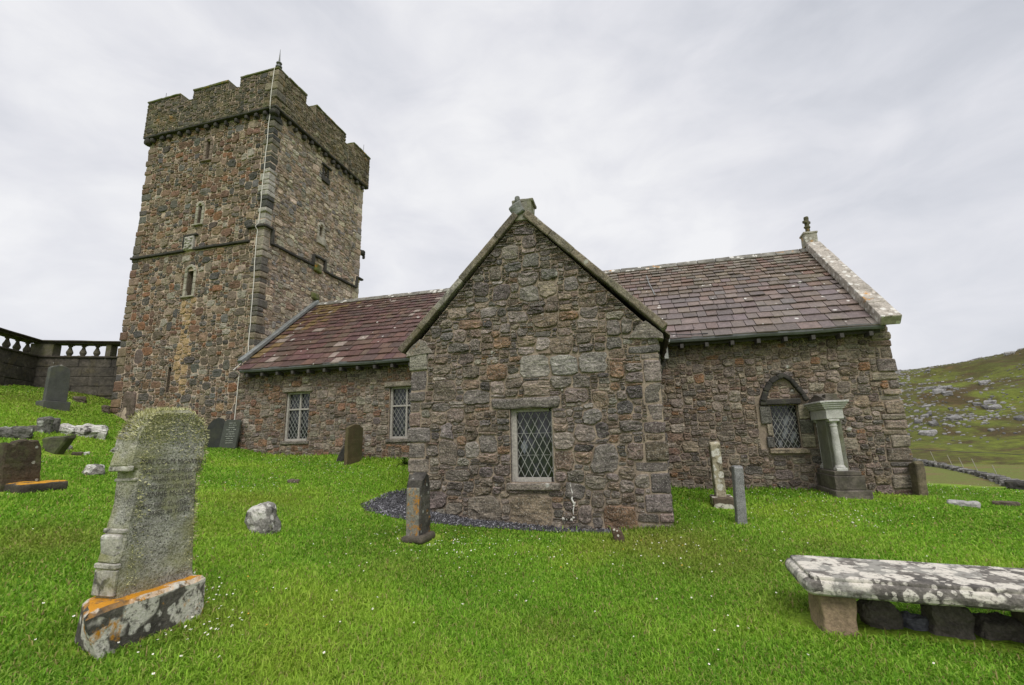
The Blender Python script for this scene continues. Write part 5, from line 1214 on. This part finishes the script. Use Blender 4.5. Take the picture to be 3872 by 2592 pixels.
# --- table tomb, lower right
ZT = .50; ang = rad(-2.0); tu, tv = Vector((math.cos(ang), math.sin(ang), -.012)), Vector((-math.sin(ang), math.cos(ang), .01))
tc_ = Vector((1.13, 4.40, ZT)) + tu*1.02 + tv*.36
tomb = thing('table_tomb', 'low table tomb with a lichen blotched slab on stone blocks', 'tomb', (tc_.x, tc_.y, .06), world=True)
m = MB(); ax = (tu, tv, tu.cross(tv).normalized())
m.lump(tc_ - Vector((0, 0, .085)), (1.04, .37, .062), r=.055, amp=.006, n=16, ax=ax, seed=5)
m.lump(tc_ - Vector((0, 0, .026)), (.995, .335, .026), r=.018, amp=.004, n=16, ax=ax, seed=6)
M_tomb = stone('blotched_tomb_slab', (.17, .155, .135), (.11, .10, .088), var=.45, fine=40, bump=.7, white=[(3.5, .5, .7, (.27, .26, .23)), (5.0, .44, .62, (.57, .53, .46)), (9, .40, .55, (.55, .52, .45)), (22, .36, .4, (.50, .47, .41))], dark=(3.5, .52, .62, (.05, .046, .042), .6)); m.build('slab', [M_tomb], tomb)
gz = .05; bh = (ZT-.147-gz)/2
bp_ = Vector((1.42, 4.74, gz+bh-.03))
m = MB(); m.lump(Vector((1.335, 4.64, gz+bh-.02)), (.125, .16, bh+.02), r=.03, amp=.02, n=5, seed=5); m.build('support_block', [stone('buff_sandstone_block', (.30, .22, .14), (.24, .175, .115), var=.3, dark=(4, .55, .68, (.09, .075, .055), .6), bump=.6)], tomb)
m = MB(); m.lump(Vector((2.78, 4.62, gz+bh-.04)), (.20, .22, bh+.04), r=.03, amp=.02, n=4, seed=6); m.build('support_block', [stone('dark_sandstone_block', (.13, .105, .08), (.09, .075, .06))], tomb)
for k in range(9): gcut(1.25+.2*k, 4.72, .26)
M_loose = stone('dark_loose_stone', (.14, .122, .10), (.085, .075, .064), var=.35, bump=.8)
def rock(name, c, half, lab, mat, seed, amp=.3, cat='stone', group=None, rot=0.0, n=4, sink=.25, ax=None):
    m = MB(); mn = min(half); a = ax or (Vector((math.cos(rot), math.sin(rot), 0)), Vector((-math.sin(rot), math.cos(rot), 0)), Z3)
    m.lump(Vector(c) + Vector((0, 0, half[2]*(1-sink*2))), half, r=mn*.6, amp=mn*amp*1.25, n=n+3, ax=a, seed=seed, fq=.8/mn)
    m.v = [tuple(Vector(v) + noise.noise_vector(Vector(v)*(3.2/mn))*mn*.11 + noise.noise_vector(Vector(v)*(7/mn))*mn*.05) for v in m.v]
    o = m.build(name, [mat]); tag(o, lab, cat, group); return o
rock('loose_stone', (1.70, 4.78, gz), (.13, .10, .15), 'peaked dark stone lying beneath the tomb slab next to the buff block', M_loose, 3, group='loose stones under the tomb slab', ax=(Vector((.9, 0, .3)), Y3, Vector((-.3, 0, .9))))
rock('loose_stone', (1.95, 4.80, gz), (.09, .08, .07), 'small blue grey stone under the tomb slab between two larger stones', stone('blue_grey_loose_stone', (.13, .13, .15), (.10, .10, .115), strata=.4), 5, group='loose stones under the tomb slab', rot=-.5)
rock('loose_stone', (2.14, 4.76, gz), (.14, .11, .16), 'biggest rounded dark stone beneath the middle of the tomb slab', M_loose, 7, group='loose stones under the tomb slab')
rock('loose_stone', (2.47, 4.78, gz), (.15, .10, .085), 'low flat dark stone beneath the tomb slab near the dark block', M_loose, 8, group='loose stones under the tomb slab')

# --- rocks in the grass; c = pixel box (x0, x1, ytop, ybase)
M_gray = stone('grey_lichened_rock', (.23, .22, .195), (.14, .132, .115), var=.4, bump=.9, white=[(5, .45, .6, (.52, .50, .45)), (11, .36, .5, (.48, .47, .42))], dark=(5, .53, .58, BLACK, .85), green=(4, .56, .66, (.17, .18, .07), .6))
M_gray2 = stone('dark_grey_upright_rock', (.15, .145, .125), (.10, .098, .085), var=.45, bump=1.0, white=[(6, .36, .45, (.40, .40, .36))], dark=(4, .50, .58, BLACK, .8), green=(4, .54, .66, (.15, .16, .08), .6))
M_whiter = stone('white_crusted_rock', (.50, .48, .44), (.40, .38, .34), var=.3, bump=.9, dark=(3.2, .50, .54, (.045, .04, .035), .85), white=[(4, .5, .8, (.64, .62, .57))])
M_brown = stone('brown_flat_stone', (.13, .10, .075), (.09, .075, .055), var=.35, bump=.8)
def prock(name, x0, x1, yt, yb, lab, mat, seed, depth=.8, amp=.3, sink=.22, rot=0.0, group=None, n=4, ax=None):
    c = G((x0+x1)/2, yb); D = Vector((c.x, c.y, c.z-EYE)).dot(F_); s = D/F_PX
    w = (x1-x0)*s/2; h = (yb-yt)*s/2; d = w*depth
    c2 = c + Vector((c.x, c.y, 0)).normalized()*d*.8; c2.z = ground(c2.x, c2.y)
    c2.z = min(c2.z, c.z+h)
    gcut(c2.x, c2.y, w*.8); return rock(name, (c2.x, c2.y, c.z), (w, d, h/(1-sink)*1.02), lab, mat, seed, amp, 'rock', group or 'rocks scattered in the churchyard grass', rot - math.atan2(c.x, c.y), n, sink, ax)
prock('boulder', 945, 1040, 1918, 2020, 'blocky tilted grey boulder alone in the lawn before the nave', M_gray, 4, .9, .16, ax=(Vector((.86, .2, .38)).normalized(), Vector((-.2, .98, 0)), Vector((-.38, 0, .92))))
prock('rock', 322, 384, 1762, 1798, 'small speckled grey rock in the lawn left of the large headstone', M_gray, 5, .8, .35)
prock('rock', 246, 382, 1612, 1655, 'wide low white crusted rock on the slope below the tower', M_whiter, 6, .6, .4)
prock('rock', 143, 186, 1580, 1640, 'left half of a split upright grey rock on the upper slope', M_gray2, 7, .8, .2)
prock('rock', 185, 216, 1583, 1637, 'right half of a split upright grey rock on the upper slope', M_gray2, 8, .9, .2)
prock('rock', 103, 148, 1611, 1635, 'low dark flat rock touching the split upright rock', M_loose, 9, .8, .25)
prock('rock', -12, 98, 1618, 1660, 'long low grey rock at the left edge of the lawn', M_gray2, 10, .6, .25)
prock('rock', 229, 266, 1687, 1702, 'tiny pale flat stone beside the tilted green slab', M_gray, 11, .7)
prock('rock', 276, 308, 1711, 1723, 'small buried pale stone with a darker end below the tilted slab', M_brown, 12, .8)
prock('rock', 314, 334, 1711, 1722, 'tiny round white stone below the tilted slab', M_whiter, 13, .8)
prock('rock', 1086, 1130, 1815, 1830, 'thin brown stone sunk in the lawn before the left nave window', M_brown, 14, .5)
prock('rock', 3600, 3692, 1899, 1919, 'pale flat slab sunk in the lawn at the far right', stone('pale_flat_slab', (.36, .345, .33), (.28, .27, .26), strata=.3), 15, .5, .2)
prock('rock', 3768, 3842, 1899, 1915, 'dark flat stone sunk in the lawn beside the pale slab', M_brown, 16, .5, .2)
prock('boulder', 3822, 3900, 1822, 1856, 'dark brown boulder at the right edge of the lawn', M_black, 17, .8, .2)
prock('rock', 280, 318, 1500, 1522, 'reddish flat stone on the bank between grey headstone and tower', M_brown, 18, .7)
prock('rock', 385, 410, 1535, 1562, 'rough dark stone at the foot of the tower corner', M_brown, 19, .8)
# tilted green slab behind the brown headstone
q0 = G(215, 1722); pl = [(795, 800), (770, 640), (755, 500), (800, 470), (870, 452), (1060, 440), (1250, 425), (1245, 485), (1120, 640), (1010, 790)]
pr = [(onY(*cl(*p), q0.y).x, onY(*cl(*p), q0.y).z) for p in pl]
m = MB(); m.slabprof(pr, .16, X3, Y3, (0, q0.y+.08, 0), bev=.03, amp=.012, seed=3); o = m.build('tilted_slab', [stone('green_algae_slab', (.085, .082, .05), (.06, .058, .036), green=(4, .42, .6, (.10, .115, .045), .7), dark=(2.5, .5, .62, BLACK, .6))]); tag(o, 'tilted green slab with a pale top edge behind the brown headstone', 'stone')
gcut(q0.x, q0.y+.05, .35)
# fallen stone post behind the large headstone
q0 = G(440, 1714); e = q0 + Vector((.35, .25, .42)); m = MB(); d = (e-q0).normalized(); sd = d.cross(Z3).normalized()
m.lump((q0+e)/2 + Vector((0, 0, .03)), ((e-q0).length/2+.08, .10, .09), r=.04, amp=.02, n=4, ax=(d, sd, sd.cross(d)), seed=3); o = m.build('fallen_stone', [M_gray]); tag(o, 'fallen grey stone propped up behind the large lichened headstone', 'stone')
# stub by the gravel
q0 = G(2338, 2052); m = MB(); m.lump(q0 + Vector((0, .06, .07)), (.085, .07, .13), r=.03, amp=.02, n=3, ax=(Vector((.93, 0, -.3)), Y3, Vector((-.3, 0, .93))), seed=5); o = m.build('stone_stub', [stone('brown_stub_stone', (.12, .08, .055), (.08, .058, .04), white=[(22, .3, .3, (.6, .58, .5))])]); tag(o, 'small brown white spotted stone stub at the end of the gravel', 'stone')
gcut(q0.x, q0.y+.06, .12)

# --- balustrade wall behind
C0 = Vector((-21.05, 11.5)); dA = Vector((.896, .445)).normalized(); dB = Vector((.51, -.86)).normalized()
def onP(px, py, C, d):
    r = ray(px, py); n = Vector((-d.y, d.x)); t = (C.x*n.x+C.y*n.y)/(r.x*n.x+r.y*n.y); p = Vector((r.x*t, r.y*t, r.z*t+EYE)); return (Vector((p.x, p.y))-C).dot(d), p.z
zc = (onP(147, 1291, C0, dA)[1]+onP(300, 1294, C0, dA)[1])/2; zl = (onP(150, 1349, C0, dA)[1]+onP(300, 1351, C0, dA)[1])/2
BW = thing('balustrade_wall', 'dark stone terrace wall topped by a balustrade, beyond the tower', 'wall', (C0.x, C0.y, 3.6), world=True)
M_bw = stone('dark_wall_stone', (.11, .095, .075), (.065, .058, .05), var=.45, fine=12, bscale=14, bump=.8, white=[(3, .10, .2, (.35, .34, .31)), (7, .12, .1, (.35, .34, .31))], dark=(.9, .48, .62, (.03, .027, .024), .7), green=(1.5, .52, .66, (.13, .105, .045), .6))
M_bl = stone('mossy_baluster_stone', (.14, .125, .09), (.09, .08, .06), green=(3, .45, .62, (.11, .11, .04), .7), dark=(3, .52, .62, (.04, .035, .03), .6))
M_cpd = stone('dark_coping_stone', (.065, .055, .042), (.04, .035, .028), green=(3, .5, .6, (.08, .075, .03), .6))
def P2(C, d, u, off=0): n = Vector((-d.y, d.x)); return Vector((C.x+d.x*u+n.x*off, C.y+d.y*u+n.y*off))
def wseg(C, d, u0, u1, zb, bal, piers, side, seed):
    d3 = Vector((d.x, d.y, 0)); n3 = Vector((-d.y, d.x, 0)); ax = (d3, n3, Z3); rng = random.Random(seed)
    def put(m, ua, ub, z0, z1, th, off=0, **k):
        p = P2(C, d, (ua+ub)/2, off); m.lump((p.x, p.y, (z0+z1)/2), (abs(ub-ua)/2, th/2, (z1-z0)/2), ax=ax, **k)
    m = MB(); rows = 4
    for r in range(rows):
        u = u0; h0 = zb+(zl-.06-zb)*r/rows; h1 = zb+(zl-.06-zb)*(r+1)/rows
        while u < u1-.02:
            w = min(rng.uniform(.5, 1.1), u1-u); w = w if u1-u-w > .25 else u1-u
            put(m, u+.004, u+w-.004, h0+.004, h1-.004, .42+rng.uniform(-.012, .012), r=.02, amp=.012, n=4, seed=seed+int(u*7)+r); u += w
    put(m, u0+.05, u1-.05, zb-.4, zl-.08, .36, r=.01, amp=0, n=2)
    m.build('wall_panel', [M_bw], BW)
    m = MB(); put(m, u0, u1, zl-.07, zl, .54, r=.02, amp=.006, n=10, seed=2); m.build('ledge', [M_cpd], BW)
    m = MB(); put(m, u0-.0, u1, zc-.115, zc-.055, .46, r=.015, amp=.006, n=10, seed=3); put(m, u0-.05, u1, zc-.055, zc, .60, r=.02, amp=.01, n=12, seed=4); m.build('coping', [M_cpd], BW)
    H = zc-.115-zl
    for u in bal:
        p = P2(C, d, u); m = MB(); m.box((p.x, p.y, zl+H*.04), (.10, .10, H*.04), ax); m.box((p.x, p.y, zc-.115-H*.04), (.085, .085, H*.04), ax)
        m.lathe([(.055, H*.08), (.075, H*.14), (.105, H*.30), (.10, H*.42), (.065, H*.60), (.045, H*.76), (.045, H*.80), (.075, H*.84), (.075, H*.88), (.05, H*.92)], 12, (p.x, p.y, zl)); m.build('baluster', [M_bl], BW, smooth=False)
    for (ua, ub) in piers:
        m = MB(); put(m, ua, ub, zl, zc-.115, .40, r=.015, amp=.006, n=4, seed=int(ua*9)); m.build('pier', [M_bl], BW)
ub = [onP(px, 1325, C0, dA)[0] for px in (265, 316, 368)]; up = [onP(px, 1325, C0, dA)[0] for px in (147, 216, 412, 432)]
zbA = ground(C0.x, C0.y)-.35
wseg(C0, dA, -.0, 4.3, zbA, ub + [up[3]+.35, up[3]+.7], [(up[0]-.15, up[1]), (up[2], up[3])], 1, 3)
vb = [onP(px, 1325, C0, dB)[0] for px in (20, 61, 101)]
sp = abs(vb[1]-vb[2])
wseg(C0, dB, .24, 6.0, zbA-.4, sorted(vb) + [max(vb)+sp*k for k in range(1, 6)], [], 1, 5)

# --- broad-leaved weed by the transept corner
q0 = G(1530, 1760); rng = random.Random(6); m = MB()
for k in range(46):
    a = rng.uniform(0, 6.28); r = rng.uniform(.03, .2); c = q0 + Vector((math.cos(a)*r, math.sin(a)*r, rng.uniform(.03, .2))); u = Vector((math.cos(a), math.sin(a), rng.uniform(-.3, .6))).normalized(); s_ = u.cross(Z3).normalized(); l = rng.uniform(.05, .10); g_ = rng.uniform(.8, 1.3)
    m.add([c-u*l, c+s_*l*.4, c+u*l, c-s_*l*.4], [(0, 1, 2, 3)], 0, (.07*g_, .14*g_, .02*g_))
    m.tube([q0, c-u*l], .003, 3, col=(.08, .12, .03))
o = m.build('weed_plant', [stone('weed_leaf', attr=True, var=.15, bump=.1, rough=.6)]); tag(o, 'leafy green dock weed growing beside the left corner of the transept', 'plant')

# ------------------------------------------------------------------ grass and daisies
rs = np.random.default_rng(5)
def region_ok(x, y):
    ok = np.ones(x.shape, bool)
    for (a, b_, c, d) in CHF: ok &= ~((x > a) & (x < c) & (y > b_) & (y < d))
    ok &= ~((x > XW) & (x < XE) & (y > YN))
    ok &= ~inpoly(x, y, GRAVEL)
    for (a, b_, r) in EXCL: ok &= (x-a)**2+(y-b_)**2 > r*r
    return ok
NT = 165000
u = rs.random(NT); rmin, rmax = 2.1, 24.0
g1 = .35                                             # tufts thin out with distance, widen to match
r = (rmin**g1 + u*(rmax**g1-rmin**g1))**(1/g1)
th = YAW + np.where(rs.random(NT) < .84, rs.uniform(rad(-53), rad(53), NT), np.where(rs.random(NT) < .4, rs.uniform(rad(-72), rad(-53), NT), rs.uniform(rad(53), rad(88), NT))); x = r*np.sin(th); y = r*np.cos(th)
z0 = ground_np(x, y)
nzv = np.vectorize(lambda a, b_: noise.noise((a*.55, b_*.55, 1.7)) + .5*noise.noise((a*1.9, b_*1.9, 4.2)) + .55*noise.noise((a*.21, b_*.3, 8.8)))
lowf = nzv(x, y)
behind = (x < -17.2) & (y > 12.6 + (x+21)*.5)
ok = region_ok(x, y) & ~behind & ~((r > 17.3) & (x > 2))
x, y, z0, r, lowf = x[ok], y[ok], z0[ok], r[ok], lowf[ok]
BPT = 7
n = len(x)*BPT; X = np.repeat(x, BPT); Y = np.repeat(y, BPT); Zg = np.repeat(z0, BPT); R = np.repeat(r, BPT); LF = np.repeat(lowf, BPT)
spread = .016+.0075*R
X = X + rs.normal(0, 1, n)*spread; Y = Y + rs.normal(0, 1, n)*spread
keep = np.ones(n, bool)
gxp = _fit  # noqa
eps = .05; gx_ = (ground_np(x+eps, y)-z0)/eps; gy_ = (ground_np(x, y+eps)-z0)/eps
Zg = Zg + np.repeat(gx_, BPT)*(X-np.repeat(x, BPT)) + np.repeat(gy_, BPT)*(Y-np.repeat(y, BPT))
for (a, b_, c, d) in CHF: keep &= ~((X > a) & (X < c) & (Y > b_) & (Y < d))
X, Y, Zg, R, LF = X[keep], Y[keep], Zg[keep], R[keep], LF[keep]; n = len(X)
H = rs.uniform(.018, .052, n)*(1+.35*np.clip(LF, -1, 1))*np.where(rs.random(n) < .05, 1.6, 1.0); Wd = .0018+.00068*R
for (a, b_, c, d) in CHF[:2]:                        # longer, unmown grass against the walls
    dd = np.hypot(np.maximum(np.maximum(a-X, X-c), 0), np.maximum(np.maximum(b_-Y, Y-d), 0)); H = H*(1+1.1*np.exp(-(dd/.12)**2))
az = rs.uniform(0, 2*math.pi, n); lean = rs.uniform(.3, 1.15, n); dirx, diry = np.cos(az), np.sin(az)
wa = az + math.pi/2 + rs.normal(0, .4, n); wx, wy = np.cos(wa)*Wd, np.sin(wa)*Wd
V = np.empty((n, 5, 3), 'f')
V[:, 0] = np.stack([X-wx, Y-wy, Zg-.012], 1); V[:, 1] = np.stack([X+wx, Y+wy, Zg-.012], 1)
mx_, my_, mz_ = X+dirx*H*lean*.35, Y+diry*H*lean*.35, Zg+H*.62
V[:, 2] = np.stack([mx_+wx*.8, my_+wy*.8, mz_], 1); V[:, 3] = np.stack([mx_-wx*.8, my_-wy*.8, mz_], 1)
V[:, 4] = np.stack([X+dirx*H*lean, Y+diry*H*lean, Zg+H*(1-.25*lean)], 1)
GREENS = np.array([(.205, .405, .030), (.245, .43, .042), (.155, .345, .024), (.30, .445, .075), (.125, .285, .022)])
col = GREENS[rs.integers(0, 5, n)]*rs.uniform(.80, 1.2, (n, 1))*(1+.38*np.clip(LF, -1, 1))[:, None]
yel = np.clip(LF*1.1-.05, 0, 1)[:, None]*.55; col = col*(1-yel) + np.array([(.36, .42, .055)])*yel
# moss and worn patches of the lawn
def patch(cx, cy, rr, c, amt):
    global col
    k = (np.exp(-((X-cx)**2+(Y-cy)**2)/(rr*rr))*amt)[:, None]; col = col*(1-k) + np.array([c])*k
for (px, py, rr, amt) in ((1500, 2150, .5, .25), (700, 2000, .5, .25), (2100, 2400, .35, .25), (3000, 2300, .4, .3), (600, 2350, .5, .35), (2480, 2050, .9, .6), (2700, 2130, .8, .35), (150, 2050, .6, .5), (1000, 1900, .9, .25), (3100, 2060, .5, .3), (100, 1510, 1.5, .4), (300, 1500, 1.0, .5)):
    q = G(px, py); patch(q.x, q.y, rr, (.26, .22, .06), amt)
st_ = rs.random(n) < .07; col[st_] = np.array([.36, .31, .12])*rs.uniform(.8, 1.2, (st_.sum(), 1))
me = bpy.data.meshes.new('grass'); me.vertices.add(n*5); me.vertices.foreach_set('co', V.ravel())
base_i = np.arange(n)*5
q_ = np.stack([base_i, base_i+1, base_i+2, base_i+3, base_i+3, base_i+2, base_i+4], 1).astype('i')
me.loops.add(n*7); me.loops.foreach_set('vertex_index', q_.ravel())
me.polygons.add(n*2); ls = np.stack([np.arange(n)*7, np.arange(n)*7+4], 1).astype('i'); me.polygons.foreach_set('loop_start', ls.ravel())
ca = np.ones((n, 5, 4), 'f'); ca[:, :, :3] = col[:, None, :]
at = me.attributes.new('Col', 'FLOAT_COLOR', 'POINT'); at.data.foreach_set('color', ca.ravel())
me.update(calc_edges=True); me.validate()
m, t, b = new_mat('grass_blade'); a = N(t, 'ShaderNodeAttribute', attribute_name='Col'); L(t, a, 'Color', b, 'Base Color'); b.inputs['Roughness'].default_value = .6; b.inputs['Specular IOR Level'].default_value = .12
tr = N(t, 'ShaderNodeBsdfTranslucent'); L(t, a, 'Color', tr, 0); ms_ = N(t, 'ShaderNodeMixShader', i_0=.42); L(t, b, 0, ms_, 1); L(t, tr, 0, ms_, 2)
for nd in t.nodes:
    if nd.type == 'OUTPUT_MATERIAL': L(t, ms_, 0, nd, 0)
me.materials.append(m)
grass = bpy.data.objects.new('grass', me); COL.objects.link(grass); tag(grass, 'short bright green churchyard grass covering the sloping ground', 'grass', kind='stuff')

mb = MB(); rng = random.Random(15); done = 0
clusters = [(1180, 1760, .5), (1350, 1780, .5), (1480, 1790, .4), (1450, 1735, .3), (1100, 1735, .4), (2640, 1900, .5), (2900, 1890, .6), (3050, 1880, .5), (3200, 1965, .5), (3250, 1980, .4), (3050, 1930, .5), (2750, 1990, .5), (2600, 2090, .4), (2450, 2100, .5), (1750, 2050, .3), (1590, 2050, .3), (900, 1850, .4), (1000, 1840, .3), (700, 2350, .35), (740, 2290, .3), (680, 2400, .25), (270, 1520, .5), (60, 1480, .6), (1260, 1770, .3), (3600, 1860, .7), (3750, 1870, .7), (3700, 1850, .8), (2000, 2080, .5), (3300, 1975, .4), (1650, 2110, .5), (1500, 2040, .3), (320, 1540, .4)]
cl_w = [(G(a, b_), s) for a, b_, s in clusters]
while done < 1050:
    if rng.random() < .75: c, s = rng.choice(cl_w); x_, y_ = c.x+rng.gauss(0, s), c.y+rng.gauss(0, s)
    else:
        r_ = 3+rng.random()*11; a_ = YAW+rng.uniform(rad(-52), rad(50)); x_, y_ = r_*math.sin(a_), r_*math.cos(a_)
    if not region_ok(np.array([x_]), np.array([y_]))[0] or y_ < 2: continue
    z_ = ground(x_, y_)+rng.uniform(.045, .075); s = rng.uniform(.0065, .0105); tl = Vector((rng.gauss(0, .3), rng.gauss(-.25, .3), 1)).normalized(); a1 = tl.orthogonal().normalized(); a2 = tl.cross(a1); c = Vector((x_, y_, z_))
    k = 8; ring = [c + (a1*math.cos(2*math.pi*i/k)+a2*math.sin(2*math.pi*i/k))*s*(1 if i % 2 else .8) for i in range(k)]
    yb = rng.random() < .06; cc = (.62, .36, .03) if yb else (.74, .73, .68)
    mb.add(ring+[c+tl*s*.15], [(i, (i+1) % k, k) for i in range(k)], 0, cc)
    ring2 = [c + tl*s*.2 + (a1*math.cos(2*math.pi*i/5)+a2*math.sin(2*math.pi*i/5))*s*.35 for i in range(5)]; mb.add(ring2, [(0, 1, 2, 3, 4)], 0, (.6, .42, .04))
    mb.add([c, c+Vector((.0015, 0, 0)), Vector((x_, y_, z_-.07))], [(0, 1, 2)], 0, (.1, .2, .03)); done += 1
m, t, b = new_mat('daisy_petal'); a = N(t, 'ShaderNodeAttribute', attribute_name='Col'); L(t, a, 'Color', b, 'Base Color'); b.inputs['Roughness'].default_value = .7
o = mb.build('daisies', [m]); tag(o, 'tiny white daisies sprinkled over the churchyard grass', 'flowers', kind='stuff')
